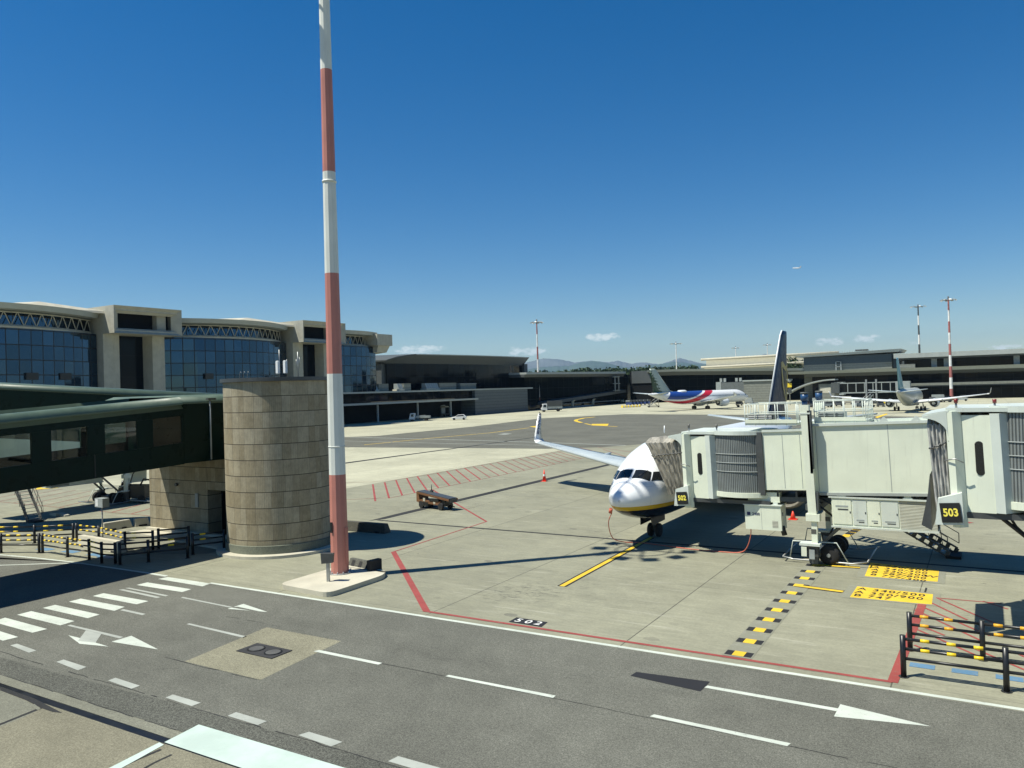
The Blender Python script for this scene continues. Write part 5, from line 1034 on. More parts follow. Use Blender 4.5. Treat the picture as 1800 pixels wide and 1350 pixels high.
    b=MB(); q=[Vector(Rg[i][5]) for i in range(0,N+1)]; b.tube([p+Vector((0,-.06,.25*(1-k/ N))) for k,p in enumerate(q)],.028,m_dgrey,6); b.tube([(-5.9,Y0-.1,f0+1.55),(-5.6,Y0-.25,f0+1.62),(-5.4,Y0-.2,f0+1.5)],.02,m_galv,6); b.build('canopy_arm',ob)
    if not docked:
        b=MB(); b.hexa([(-6.65,Y0,f0-.45),(-6.38,Y0,f0-.6),(-6.38,Y1,f0-.6),(-6.65,Y1,f0-.45)],[(-6.42,Y0,f0+.5),(-6.33,Y0,f0+1.1),(-6.33,Y1,f0+1.1),(-6.42,Y1,f0+.5)],m_dgrey); b.build('bumper',o)
    # number sign
    b=MB(); b.hexa([(-6.26,Y0-.30,f0-.37),(-5.50,Y0-.36,f0-.32),(-5.50,Y0-.05,f0-.32),(-6.26,Y0-.05,f0-.37)],[(-6.14,Y0-.30,f0+.42),(-5.50,Y0-.36,f0+.62),(-5.50,Y0-.05,f0+.62),(-6.14,Y0-.05,f0+.42)],m_white2); sg=b.build('sign_box',o)
    ex=Vector((.62,-.06,.05)).normalized(); ey=Vector((.10,0,1)); ey=(ey-ex*ey.dot(ex)).normalized(); nn=ex.cross(ey); c0=Vector((-5.82,Y0-.352,f0+.02))
    b=MB(); P4=[c0+ex*sx_*.27+ey*sy_*.29 for sx_,sy_ in ((-1,-1),(1,-1),(1,1),(-1,1))]; b.hexa([p+nn*.0 for p in P4],[p+nn*.03 for p in P4],m_black); b.build('number_panel',sg)
    cc=c0+nn*.034; text(number,.32,'number',m_ytext,basis(cc,ex,ey),sg,bold=.010,ext=.0,sx=.86)
    # pillars
    for sy in (-1.72,1.72):
        b=MB(); b.hexa([(-.12,sy-.16,2.2),(.22,sy-.16,2.2),(.22,sy+.16,2.2),(-.12,sy+.16,2.2)],[(-.34,sy-.16,6.95+dz),(.02,sy-.16,6.95+dz),(.02,sy+.16,6.95+dz),(-.34,sy+.16,6.95+dz)],m_white)
        b.box((.22,sy-.12,2.4),(.30,sy+.12,3.2),m_roofd); b.hexa([(.03,sy-.16,4.0),(.14,sy-.16,4.0),(.14,sy+.16,4.0),(.03,sy+.16,4.0)],[(-.04,sy-.16,6.7+dz),(.09,sy-.16,6.7+dz),(.09,sy+.16,6.7+dz),(-.04,sy+.16,6.7+dz)],m_roofd)
        b.box((-.22,sy-.2,1.95),(.34,sy+.2,2.25),m_white); b.box((-.4,sy-.18,6.55+dz),(.08,sy+.18,6.62+dz),m_white2); p_=b.build('lift_column',o)
        b=MB(); b.box((-.02,sy-.11,.95),(.22,sy+.11,1.95),m_white); b.box((-.03,sy-.12,1.4),(.18,sy-.115,1.6),m_stair); b.build('inner_column',p_)
        b=MB(); b.tube([(-.16,sy,6.95+dz),(-.16,sy,7.12+dz)],.12,m_blue,14); b.tube([(-.16,sy,7.12+dz),(-.16,sy,7.42+dz)],.16,m_blue,16); b.tube([(-.16,sy,7.42+dz),(-.16,sy,7.50+dz)],.17,m_roofd,16); b.build('lift_motor',p_)
        b=MB(); b.hexa([(-.12,sy-.16,.12),(.22,sy-.16,.12),(.22,sy+.12,.12),(-.12,sy+.12,.12)],[(-.25,sy-.2,.95),(.26,sy-.2,.95),(.26,sy+.12,.95),(-.25,sy+.12,.95)],m_dgrey); b.box((-.5,sy-.32,.9),(.34,sy+.14,1.0),m_white2); b.box((-.42,sy-.34,.45),(-.2,sy-.3,.85),m_white); b.box((-.1,sy-.34,.35),(.12,sy-.3,.75),m_grey); b.build('column_foot',p_)
    b=MB(); b.box((-.05,-1.72,.40),(.28,1.72,.62),m_dgrey); b.box((.2,-.5,.40),(.8,.5,.58),m_dgrey); b.box((-.3,-1.5,2.35),(.3,1.5,2.6),m_roofd); b.tube([(.2,-1.4,2.6),(.9,-.9,1.9),(.4,-.6,1.0)],.05,m_black,6); b.tube([(.25,-1.3,2.9),(1.2,-1,2.3),(1.5,-.7,3.0)],.045,m_black,6)
    b.bar((.3,-1.1,.9),(1.9,-1.0,2.5),.1,.12,m_stair); b.bar((.3,1.1,.9),(1.9,1.0,2.5),.1,.12,m_stair); b.build('bogie_frame',o)
    for sy in (-1.28,-.75,.75,1.28):
        b=MB(); c=Vector((.58,sy,.43)); R_=[]
        for (dy,rr_) in ((-.14,.2),(-.14,.37),(-.09,.42),(.09,.42),(.14,.37),(.14,.2)): R_.append([(c.x+rr_*math.cos(2*PI*j/28),c.y+dy,c.z+rr_*math.sin(2*PI*j/28)) for j in range(28)])
        b.loft(R_,m_rubber); w_=b.build('wheel',o)
        b=MB(); b.tube([(c.x,c.y-.13,c.z),(c.x,c.y+.13,c.z)],.23,m_dgrey,18); b.tube([(c.x,c.y-.19,c.z),(c.x,c.y+.1,c.z)],.08,m_galv,12); b.build('hub',w_)
    b=MB()
    for sy in (-1.35,1.9):
        b.tube([(-1.35,sy,.22),(-.9,sy,.14),(1.5,sy,.14),(2.1,sy,.26)],.035,m_galv,8); b.tube([(-1.05,sy,.16),(-.9,sy,.95),(.9,sy,.98),(1.35,sy,.16)],.028,m_white2,6)
    b.tube([(-1.35,-1.35,.22),(-1.4,1.9,.22)],.035,m_galv,6); b.tube([(2.1,-1.35,.26),(2.1,1.9,.26)],.035,m_galv,6); b.build('guard_skid',o)
    # cabinets
    b=MB(); b.box((.72,-1.36,1.74+dz),(3.35,-.2,2.93+dz),m_white); b.box((.62,-1.42,2.93+dz),(4.75,-.15,2.99+dz),m_white2); b.box((3.35,-1.36,1.74+dz),(4.7,-.2,2.93+dz),m_louv); b.box((4.7,-1.3,1.85+dz),(4.75,-.25,2.85+dz),m_louvd); b.box((.66,-1.40,1.66+dz),(4.74,-.18,1.74+dz),m_white2); cb=b.build('air_unit_cabinet',o)
    for i,(a,c) in enumerate(((.76,1.5),(1.56,2.1),(2.14,2.62),(2.66,3.3))):
        q=MB(); q.box((a,-1.385,1.82+dz),(c,-1.362,2.86+dz),m_white2 if i%2 else m_white); q.box((a+.12,-1.392,2.55+dz if i==0 else 2.0+dz),(c-.12,-1.386,2.62+dz if i==0 else 2.05+dz),m_grey); q.box((a+.2,-1.392,(2.42 if i==0 else 1.92)+dz),(c-.12,-1.386,(2.48 if i==0 else 1.96)+dz),m_dgrey); q.box((c-.07,-1.395,2.3+dz),(c-.03,-1.386,2.38+dz),m_black); q.build('cabinet_door',cb)
    for u in (1.0,3.55):
        b=MB(); b.box((u,-1.33,2.99+dz),(u+.26,-.9,zb(u)-.17),m_white); b.box((u-.05,-1.36,3.0+dz),(u+.31,-.88,3.04+dz),m_white2); b.build('hanger',o)
    b=MB(); b.box((-3.05,-1.25,1.32+dz),(-1.45,-.25,2.42+dz),m_white); b.box((-3.1,-1.3,2.42+dz),(-1.4,-.2,2.46+dz),m_white2); b.box((-2.32,-1.256,1.34+dz),(-2.31,-1.25,2.4+dz),m_grey); b.box((-1.85,-1.256,1.45+dz),(-1.6,-1.25,1.75+dz),m_louv); b.box((-2.95,-1.258,1.95+dz),(-2.80,-1.25,2.1+dz),m_navytext)
    b.box((-1.449,-1.0,1.95+dz),(-1.44,-.85,2.1+dz),m_navytext); gp=b.build('power_unit',o); text('2400',.17,'lettering',m_navytext,basis((-2.55,-1.262,2.02+dz),(1,0,0),(0,0,1)),gp,bold=.004)
    b=MB()
    for u in (-2.9,-1.8): b.box((u,-1.1,2.46+dz),(u+.2,-.4,2.56+dz),m_white2)
    b.box((-2.9,-1.1,2.56+dz),(-1.5,-.6,zb(-2)-.1),m_white); b.build('power_unit_bracket',o); b=MB(); b.tube([(-1.5,-1.0,1.5+dz),(-1.4,-1.0,1.1+dz)],.12,m_black,10); b.build('cable_reel',o)
    # roof platforms with railings
    for (a,c,ya,yc) in ((-2.75,-.5,-1.25,1.25),(.25,2.3,-1.25,1.25)):
        zf=zb((a+c)/2)+2.92; b=MB(); b.box((a,ya,zf),(c,yc,zf+.10),m_white2); b.box((a,ya-.03,zf+.1),(c,ya,zf+.26),m_white)
        for k in range(4): b.box((a+.1+k*.0,ya+.1,zf+.12+.09*k),(a+1.15,ya+.2,zf+.16+.09*k),m_carwhite if a<0 else m_grey)
        b.box((a+.1,ya+.22,zf+.1),(a+1.2,ya+.9,zf+.5),m_dgrey if a<0 else m_white2); b.build('roof_platform',o)
        b=MB()
        for yy in (ya,yc):
            for z in (.50,.95): b.tube([(a,yy,zf+z),(c,yy,zf+z+.02)],.024,m_white2,6)
            nx=5
            for i in range(nx+1): b.tube([(a+(c-a)*i/nx,yy,zf),(a+(c-a)*i/nx,yy,zf+.95)],.022,m_white2,6)
        for xx in (a,c):
            for z in (.50,.95): b.tube([(xx,ya,zf+z),(xx,yc,zf+z)],.022,m_white2,6)
            for i in range(1,5): b.tube([(xx,ya+(yc-ya)*i/5,zf),(xx,ya+(yc-ya)*i/5,zf+.95)],.018,m_white2,6)
        b.build('platform_railing',o)
    for (u,yy,hh,m_) in ((-5.5,Y0+.3,.36,m_stair),(-4.2,-.9,.34,m_stair)) if docked else ((-5.5,Y0+.2,.30,m_beac),(-4.5,-.7,.26,m_beac)):
        b=MB(); b.tube([(u,yy,f1+.2),(u,yy,f1+.2+hh*.55)],.03,m_galv,6); b.tube([(u,yy,f1+.2+hh*.55),(u,yy,f1+.2+hh)],.055,m_,12); b.build('beacon',o)
    # service stairs
    A=Vector((5.15,2.5,0)); Bq=Vector((-.4,4.3,3.0+dz)); side=Vector((.31,.95,0))*.48
    if st: A,Bq,side=[Vector(v) for v in st]
    b=MB()
    for sg_ in (-1,1):
        for h_ in (.02,.30): b.bar(A+side*sg_+Vector((0,0,h_)),Bq+side*sg_+Vector((0,0,h_-.1)),.06,.07,m_stair)
        for i_ in range(17): p_=(A+side*sg_).lerp(Bq+side*sg_,i_/17); q_=(A+side*sg_).lerp(Bq+side*sg_,(i_+.45)/17); b.bar(p_+Vector((0,0,.14)),q_+Vector((0,0,.14)),.04,.26,m_stair)
    b=b.build('stair_stringer',o)
    b=MB()
    for i in range(1,14):
        p=A.lerp(Bq,i/14); b.hexa([p-side+Vector((-.13,-.04,0)),p+side+Vector((-.13,-.04,0)),p+side+Vector((.13,.04,0)),p-side+Vector((.13,.04,0))],[p-side+Vector((-.13,-.04,.03)),p+side+Vector((-.13,-.04,.03)),p+side+Vector((.13,.04,.03)),p-side+Vector((.13,.04,.03))],m_galv)
    b.build('stair_step',o)
    b=MB()
    for sg_ in (-1,1):
        o1=side*sg_*1.35
        for hgt in (.5,.95): b.tube([A+o1+Vector((0,0,hgt)),A.lerp(Bq,.5)+o1+Vector((0,0,hgt)),Bq+o1+Vector((0,0,hgt))],.018,m_stair,6)
        b.tube([A+o1+Vector((0,0,.5)),A+o1+Vector((0,0,.95))],.018,m_stair,6)
        for f in (.12,.35,.6): p=A.lerp(Bq,f)+o1; b.tube([p+Vector((0,0,0)),p+Vector((-.1,0,.95))],.018,m_stair,6)
    b.build('stair_handrail',o)
    for ch in [c for c in bpy.data.objects if c.parent==o]:
        if ch.name.split('.')[0] in ('stair_stringer','stair_step','stair_handrail','wheel','bogie_frame','guard_skid','lift_column'): continue
        for me_o in [ch]+[c for c in bpy.data.objects if c.parent==ch]:
            for v in me_o.data.vertices: v.co.x-=.035*(v.co.z-3.5-dz)
    b=MB(); b.box((A.x-.3,A.y-.55,0),(A.x+.3,A.y+.55,.12),m_rubber); b.build('stair_foot',o)
    return o
JB=jetbridge('white jet bridge 502 docked to the nose of the navy tailed jet',-6.6,37.3,0,'502')
jetbridge('white jet bridge 501 partly hidden behind the dark green walkway',-59.2,36.6,R(-90),'501',st=((8.2,4.1,0),(8.0,1.5,3.0),(.42,.0,0)))
J3=jetbridge('nearest white jet bridge at the right edge carrying the yellow number 503',4.78,28.35,0,'503',dz=1.3,ext=14,docked=False)
o=thing('bridge_pier','round grey support pier under jet bridge 503 at the right edge','pier',(1.55,28.6,0)); b=MB(); b.tube([(0,0,0),(0,0,.25),(0,0,.3),(0,0,3.9)],[.5,.5,.28,.28],m_conc,20); b.build('column',o); b=MB(); b.tube([(-1.6,-.6,3.95),(-1.1,-.55,3.5),(-.5,-.45,2.95),(.4,-.4,2.85)],.06,m_black,8); b.tube([(-1.2,-.5,3.95),(-.9,-.5,3.4),(-.3,-.45,2.75),(-.25,-.45,2.0)],.04,m_black,8); b.box((-.5,-.55,1.95),(-.35,-.35,2.7),m_dgrey); b.build('cable_loop',o)
# cable from the power unit to the jet
o=thing('power_cable','thin red power cable looping from the jet nose over the ground to bridge 502','cable',(-16.5,36.0,0)); M=Matrix.Translation((16.5,-36,0))
b=MB(); pts=[(-16.0,35.6,1.75),(-16.25,35.7,1.2),(-16.3,36.3,.35),(-15.9,37.0,.05),(-15.2,37.3,.03),(-13.8,37.0,.03),(-12.4,36.75,.03),(-11.0,36.7,.03),(-10.1,36.8,.05),(-9.7,36.6,.35),(-9.45,36.4,1.0),(-9.4,36.2,1.6)]
def spl(P,n=5):
    out=[]
    for i in range(len(P)-1):
        p0=Vector(P[max(i-1,0)]);p1=Vector(P[i]);p2=Vector(P[i+1]);p3=Vector(P[min(i+2,len(P)-1)])
        for k in range(n):
            t=k/n; out.append(.5*((2*p1)+(-p0+p2)*t+(2*p0-5*p1+4*p2-p3)*t*t+(-p0+3*p1-3*p2+p3)*t**3))
    return out+[Vector(P[-1])]
b.tube(spl(pts),.022,m_hose,8,M); b.build('cable',o)
b=MB(); b.tube([(-16.1,35.62,1.75),(-16.02,35.55,1.95)],.09,m_hose,10,M); b.build('plug',o)
# cones
def cone(label,x,y,h=.75,m=m_cone,band=True):
    o=thing('traffic_cone',label,'traffic cone',(x,y,0),0,'traffic cones'); b=MB(); b.tube([(0,0,.03),(0,0,h)],[.17,.03],m,16); b.build('cone_body',o); b=MB(); b.box((-.24,-.24,0),(.24,.24,.035),m); b.build('base',o)
    if band: b=MB(); b.tube([(0,0,h*.45),(0,0,h*.62)],[.112,.088],m_carwhite,16,caps=False); b.build('white_band',o)
    return o
a=G(957,846); cone('red traffic cone standing alone beyond the baggage loader near the dark wing shadow',a[0],a[1],1.0)
a=G(1394,913); cone('red cone under jet bridge 502 beside the lift column',a[0],a[1],.48,band=False)
a=G(1097,899); cone('small red cone behind the nose of the docked jet',a[0]+.3,a[1]+.2,.5)
# ------------------------------------------------------------------ ground vehicles
def wheel(b,x,y,r,w,ax='x'):
    d=Vector((w/2,0,0)) if ax=='x' else Vector((0,w/2,0)); b.tube([Vector((x,y,r))-d,Vector((x,y,r))+d],r,m_rubber,18)
a=G(758,896); o=thing('belt_loader','orange and black towable belt loader with a thin dark antenna, alone on the apron','baggage loader',(a[0],a[1]+.6,0),R(-12)); o.scale=(.84,.84,.9)
b=MB(); b.box((-1.6,-.55,.38),(1.0,.55,.62),m_orange); b.hexa([(-1.9,-.5,.45),(-1.5,-.5,.40),(-1.5,.5,.40),(-1.9,.5,.45)],[(-1.9,-.5,1.1),(-1.6,-.5,1.0),(-1.6,.5,1.0),(-1.9,.5,1.1)],m_orange); b.box((-1.0,-.565,.55),(-.75,-.55,.8),m_concl); b.box((.25,-.565,.45),(.5,-.55,.6),m_concl); b.box((-1.5,-.58,.2),(-.4,-.2,.5),m_black); b.box((-.2,-.59,.62),(.9,-.3,.8),m_black); b.build('chassis',o)
b=MB(); b.hexa([(-1.9,-.42,1.12),(2.0,-.42,.78),(2.0,.42,.78),(-1.9,.42,1.12)],[(-1.9,-.42,1.26),(2.0,-.42,.92),(2.0,.42,.92),(-1.9,.42,1.26)],m_dgrey); b.build('belt',o)
b=MB(); b.bar((-1.9,-.47,1.14),(2.05,-.47,.80),.07,.14,m_orange); b.bar((-1.9,.47,1.14),(2.05,.47,.80),.07,.14,m_orange); b.bar((-.9,-.3,.6),(-.9,-.3,1.1),.08,.08,m_black); b.bar((.7,.3,.6),(.7,.3,1.),.08,.08,m_black); b.build('side_rail',o)
b=MB(); b.box((.9,-.4,.3),(1.5,.4,.75),m_black); b.box((1.3,-.3,.6),(2.1,.35,.85),m_dgrey); b.tube([(1.6,0,.35),(2.3,-.1,.3)],.04,m_black,6); b.build('engine_box',o)
b=MB(); b.tube([(-.9,.3,1.1),(-.9,.3,1.75)],[.05,.02],m_black,6); b.box((-1.02,.2,1.1),(-.78,.4,1.3),m_dgrey); b.build('antenna',o)
for x,y in ((-1.25,-.5),(-1.25,.5),(1.1,-.5),(1.1,.5)):
    b=MB(); wheel(b,x,y,.27,.18,'y'); b.build('wheel',o)
# small tug behind 501 bogie seen under the walkway
a=G(228,884); o=thing('tow_tractor','dark equipment trolley with cables behind the thin grey pole at the left','equipment trolley',(a[0],a[1]+.5,0),R(15)); b=MB(); b.box((-1.0,-.6,.4),(1.4,.6,1.35),m_black); b.box((-1.3,-.5,.35),(-.9,.5,.9),m_galv); b.build('body',o); b=MB(); b.tube([(-1.4,-.7,.25),(1.9,-.7,.18),(2.2,0,.2),(1.9,.7,.18),(-1.4,.7,.25)],.05,m_galv,8); b.tube([(-1.3,-.6,.2),(-1.0,-.6,1.2),(.2,-.6,1.6)],.05,m_white2,6); b.build('frame_tube',o)
b=MB(); b.tube([(.5,0,1.35),(.8,0,1.8),(1.8,.1,1.7),(2.4,.2,1.2)],.07,m_black,8); b.tube([(-.6,.1,1.35),(-.2,0,2.2),(.1,.1,2.6)],.04,m_black,6); b.build('hose',o)
for x in (-.8,1.1):
    b=MB(); wheel(b,x,-.6,.3,.2,'y'); b.build('wheel',o)
def truck(label,x,y,rz,open_box=True,s=1.):
    o=thing('truck',label,'truck',(x,y,0),rz); o.scale=(s,s,s)
    b=MB(); b.hexa([(-.95,-2.9,.45),(.95,-2.9,.45),(.95,-1.2,.45),(-.95,-1.2,.45)],[(-.88,-2.45,2.15),(.88,-2.45,2.15),(.9,-1.25,2.2),(-.9,-1.25,2.2)],m_carwhite); b.build('cab',o,.06)
    b=MB(); b.hexa([(-.8,-2.76,1.25),(.8,-2.76,1.25),(.8,-2.70,1.25),(-.8,-2.70,1.25)],[(-.76,-2.54,1.95),(.76,-2.54,1.95),(.76,-2.48,1.95),(-.76,-2.48,1.95)],m_carglass); b.build('windscreen',o)
    for sx in (-1,1):
        b=MB(); b.hexa([(sx*.90,-2.35,1.25),(sx*.97,-2.35,1.25),(sx*.97,-1.5,1.25),(sx*.90,-1.5,1.25)],[(sx*.87,-2.25,1.95),(sx*.93,-2.25,1.95),(sx*.94,-1.5,1.95),(sx*.87,-1.5,1.95)],m_carglass); b.build('side_window',o)
        b=MB(); b.box((sx*.7-.14,-2.93,.62),(sx*.7+.14,-2.88,.8),m_galv); b.build('headlight',o)
    b=MB(); b.box((-.6,-2.92,.6),(.6,-2.88,.85),m_black); b.box((-.95,-2.95,.35),(.95,-2.8,.55),m_dgrey); b.build('grille',o)
    b=MB(); b.box((-.95,-1.05,.85),(.95,2.9,1.0),m_grey); b.box((-.4,-2.4,.4),(.4,2.8,.6),m_black)
    for sx in (-1,1): b.box((sx*.92-.03,-1.05,1.0),(sx*.92+.03,2.9,1.45),m_grey)
    b.box((-.95,2.85,1.0),(.95,2.9,1.45),m_grey); b.box((-.6,-.6,1.0),(.5,1.6,1.55),m_roofm); b.build('flatbed',o)
    for x_,y_ in ((-.8,-2.1),(.8,-2.1),(-.8,1.8),(.8,1.8)):
        b=MB(); wheel(b,x_,y_,.40,.26); b.build('wheel',o)
    return o
a=G(738,740); o=truck('white small flatbed truck driving left in front of the low dark pier',a[0],a[1],R(-62)+PI*.0)
a=G(960,724); o=truck('white box truck with dark load just behind the winglet of the docked jet',a[0]+1,a[1]+2,R(-55),s=1.25); b=MB(); b.box((-.98,-1.0,1.46),(.98,2.9,2.9),m_dgrey); b.box((-.99,-.9,1.8),(-.97,2.0,2.5),m_grey); b.build('load',o)
a=G(766,733); o=thing('baggage_canopy','pale canopied baggage trailer standing behind the white flatbed truck','trailer',(a[0]+1,a[1]+3,0),R(-10))
b=MB(); b.hexa([(-1.6,-1,2.9),(1.6,-1,2.9),(1.6,1,2.9),(-1.6,1,2.9)],[(-1.2,-.6,3.3),(1.2,-.6,3.3),(1.2,.6,3.3),(-1.2,.6,3.3)],m_concl); b.build('canopy_roof',o)
b=MB(); b.box((-1.6,-1,.7),(1.6,1,.9),m_dgrey)
for x_ in (-1.5,1.5): b.tube([(x_,-.9,.9),(x_,-.9,2.9)],.05,m_grey,6); b.tube([(x_,.9,.9),(x_,.9,2.9)],.05,m_grey,6)
b.build('frame',o)
for x_ in (-1.1,1.1): b=MB(); wheel(b,x_,-.9,.3,.2,'y'); wheel(b,x_,.9,.3,.2,'y'); b.build('wheel',o)
a=G(807,738); o=thing('car','white hatchback car parked in front of the dark pier beside the flatbed truck','car',(a[0],a[1],0),R(-60))
b=MB(); b.loft([[(sx*w_,y_,z_) for sx,z_ in ((-1,z0),(-1,z1),(-.9,z1+.08),(.9,z1+.08),(1,z1),(1,z0))] for y_,w_,z0,z1 in ((-2.05,.62,.4,.55),(-1.95,.78,.25,.68),(-1.0,.86,.22,.82),(1.2,.87,.22,.88),(1.95,.80,.25,.86),(2.05,.7,.4,.7))],m_carwhite,smooth=False); b.hexa([(-.80,-1.1,.85),(.80,-1.1,.85),(.82,1.9,.92),(-.82,1.9,.92)],[(-.60,-.3,1.42),(.60,-.3,1.42),(.60,1.3,1.46),(-.60,1.3,1.46)],m_carwhite); b.build('body',o,.03)
b=MB(); b.hexa([(-.815,-.85,.95),(.815,-.85,.95),(.83,1.65,.98),(-.83,1.65,.98)],[(-.66,-.25,1.33),(.66,-.25,1.33),(.66,1.22,1.36),(-.66,1.22,1.36)],m_carglass); b.build('side_window',o)
b=MB(); b.hexa([(-.66,-1.12,.93),(.66,-1.12,.93),(.66,-1.08,.93),(-.66,-1.08,.93)],[(-.54,-.42,1.36),(.54,-.42,1.36),(.54,-.34,1.36),(-.54,-.34,1.36)],m_carglass); b.build('windscreen',o)
for x_,y_ in ((-.78,-1.3),(.78,-1.3),(-.78,1.35),(.78,1.35)):
    b=MB(); wheel(b,x_,y_,.31,.2); b.build('wheel',o)
# baggage carts, stairs and dolly rows by the striped jet
cart=None
for i,px in enumerate((1106,1112,1118,1124,1131,1138)):
    a=G(px,713.5-.3*i)
    if cart is None:
        cart=thing('baggage_cart','leftmost of the six blue baggage carts behind the striped jet','baggage cart',(*a,0),R(10),'baggage carts behind the striped jet'); b=MB(); b.box((-1.2,-.7,.5),(1.2,.7,1.5),simple('blue_cart',(.03,.06,.2),.6)); b.build('cart_body',cart); b=MB(); b.box((-1.25,-.75,1.5),(1.25,.75,2.3),m_dgrey); b.box((-1.2,-.76,1.8),(.4,-.75,2.2),m_grey); b.build('cart_cover',cart)
        b=MB(); wheel(b,-.8,-.6,.25,.15,'y'); b.build('wheel',cart); b=MB(); wheel(b,.8,-.6,.25,.15,'y'); b.build('wheel',cart)
    else: dup(cart,(*a,0),R(10+random.uniform(-8,8)),['','second from left','third from left','third from right','second from right','rightmost'][i]+' of the six blue baggage carts behind the striped jet')
for i in range(13):
    a=G(1094+i*2.5,716.5-.1*i); k=thing('barrier',['leftmost','second','third','fourth','fifth','sixth','seventh','eighth','ninth','tenth','eleventh','twelfth','rightmost'][i]+' small yellow plastic barrier, counted from the left, before the blue baggage carts','barrier',(*a,0),0,'yellow barriers before the baggage carts'); b=MB(); b.hexa([(-.4,-.3,0),(.4,-.3,0),(.4,.3,0),(-.4,.3,0)],[(-.4,-.1,.8),(.4,-.1,.8),(.4,.1,.8),(-.4,.1,.8)],m_cream if i%2 else m_yel); b.build('body',k)
def stairs(px,py,rz,label,h=3.4):
    a=G(px,py); o=thing('passenger_stairs',label,'mobile stairs',(*a,0),rz); b=MB(); b.bar((-2.2,-.7,.3),(1.6,-.7,h),.1,.3,m_galv); b.bar((-2.2,.7,.3),(1.6,.7,h),.1,.3,m_galv)
    for i in range(9): b.box((-2.1+i*.42,-.7,.35+i*(h-.3)/9),(-1.8+i*.42,.7,.4+i*(h-.3)/9),m_stair)
    b.build('flight',o); b=MB(); b.box((-2.4,-.8,.3),(2.0,.8,.55),m_dgrey); b.tube([(1.2,0,.5),(-.2,0,h*.6)],.1,m_stair,6); b.tube([(1.6,.7,.5),(1.6,.7,h)],.06,m_stair,6); b.tube([(1.6,-.7,.5),(1.6,-.7,h)],.06,m_stair,6); b.build('chassis',o)
    b=MB(); b.tube([(-2.2,-.75,1.2),(1.6,-.75,h+1)],.04,m_galv,6); b.tube([(-2.2,.75,1.2),(1.6,.75,h+1)],.04,m_galv,6); b.build('handrail',o)
    for x_ in (-1.8,1.5): b=MB(); wheel(b,x_,-.75,.3,.2,'y'); b.build('wheel',o)
stairs(1150,716,R(20),'dark mobile stairs under the rear fuselage of the striped jet',3.0); stairs(1524,716,R(35),'white and yellow mobile stairs left of the small grey jet',3.6)
# far bridges and clutter in front of the right terminal
def far_bridge(px,py,label,x0,x1,h=3.0,zb_=3.6,m=m_roofd):
    a=G(px,py); o=thing('jet_bridge',label,'jet bridge',(*a,0)); b=MB(); b.box((x0,-1.5,zb_),(x1,1.5,zb_+h),m_satx)
    for i in range(8): xx=x0+(x1-x0)*i/7; b.box((xx-.12,-1.56,zb_-.1),(xx+.12,-1.4,zb_+h+.1),m_grey)
    b.box((x0-.1,-1.58,zb_-.3),(x1+.1,-1.3,zb_+.05),m_grey); b.box((x0-.1,-1.58,zb_+h-.05),(x1+.1,-1.3,zb_+h+.25),m_grey); b.build('tunnel',o)
    b=MB(); b.box((x1-1,-2.2,zb_-.5),(x1+3.2,2.2,zb_+h+.3),m_grey); b.build('cab',o); b=MB(); b.box((x0-2.5,-2.2,zb_-.2),(x0,2.2,zb_+h+.4),m_roofd); b.build('rotunda',o)
    for xx in ((x0+x1)/2-1,(x0+x1)/2+2): b=MB(); b.box((xx,-1.8,0),(xx+.5,-1.2,zb_+h+1.2),m_galv); b.build('lift_column',o)
    for xx in (x0-1,): b=MB(); b.tube([(xx,0,0),(xx,0,zb_)],.6,m_conc,12); b.build('pier',o)
    return o
far_bridge(1506,708.5,'glass sided far jet bridge between the navy tail and the small grey jet',-5,13)
far_bridge(1330,701,'dark boxy far jet bridge beside the nose of the striped jet',-10,-3,5.5,3.2)
def tower_block(px,py,w,h,label,m=m_ribwall2):
    a=G(px,py); o=thing('stair_block',label,'building',(*a,0)); b=MB(); b.box((-w/2,-3,0),(w/2,3,h),m); b.build('wall',o); b=MB(); b.box((-w/2+.5,-3.05,h-3.2),(w/2-1.2,-2.99,h-1.2),m_cream); b.build('white_panel',o)
    b=MB(); n=9; T_=[(-w*2.6+ (w*3.2)*i/n,h+1.7-4.6*(1-i/n)**2.2) for i in range(n+1)]
    for i in range(n): b.hexa([(T_[i][0],-4,T_[i][1]-.45),(T_[i+1][0],-4,T_[i+1][1]-.45),(T_[i+1][0],3,T_[i+1][1]-.45),(T_[i][0],3,T_[i][1]-.45)],[(T_[i][0],-4,T_[i][1]),(T_[i+1][0],-4,T_[i+1][1]),(T_[i+1][0],3,T_[i+1][1]),(T_[i][0],3,T_[i][1])],m_roofm)
    b.build('curved_roof',o)
    b=MB(); b.box((w/2,-2.5,2.5),(w/2+3,2.5,h+.5),m_grey); b.build('annex',o); return o
tower_block(1456,707,5.2,6.6,'stone clad stair block with a rising curved roof left of the glass sided far bridge'); tower_block(1742,697,6.4,8.0,'stone clad stair block with a rising curved roof above jet bridge 503')
a=G(1330,709); o=thing('bridge_block','dark ribbed box building standing behind the nose of the striped jet','building',(a[0]-.5,a[1]+5,0)); b=MB(); b.box((-4.6,-3,0),(6,3,8.3),m_ribwall2); b.build('wall',o); b=MB(); b.box((-5,-3.4,8.3),(12,3.4,8.8),m_roofm); b.build('roof',o)
b=MB(); b.box((-13.5,-2.2,3.2),(-4.7,2.2,8.2),m_slat); b.box((-15.5,-2.3,3.5),(-13.5,2.3,8.4),m_grey); b.build('rotunda',o); b=MB(); 
for xx in (-14,-12.5,-8,-6.5): b.box((xx,-2.2,8.4),(xx+.9,-1.6,9.8),m_grey)
b.build('lift_gear',o)
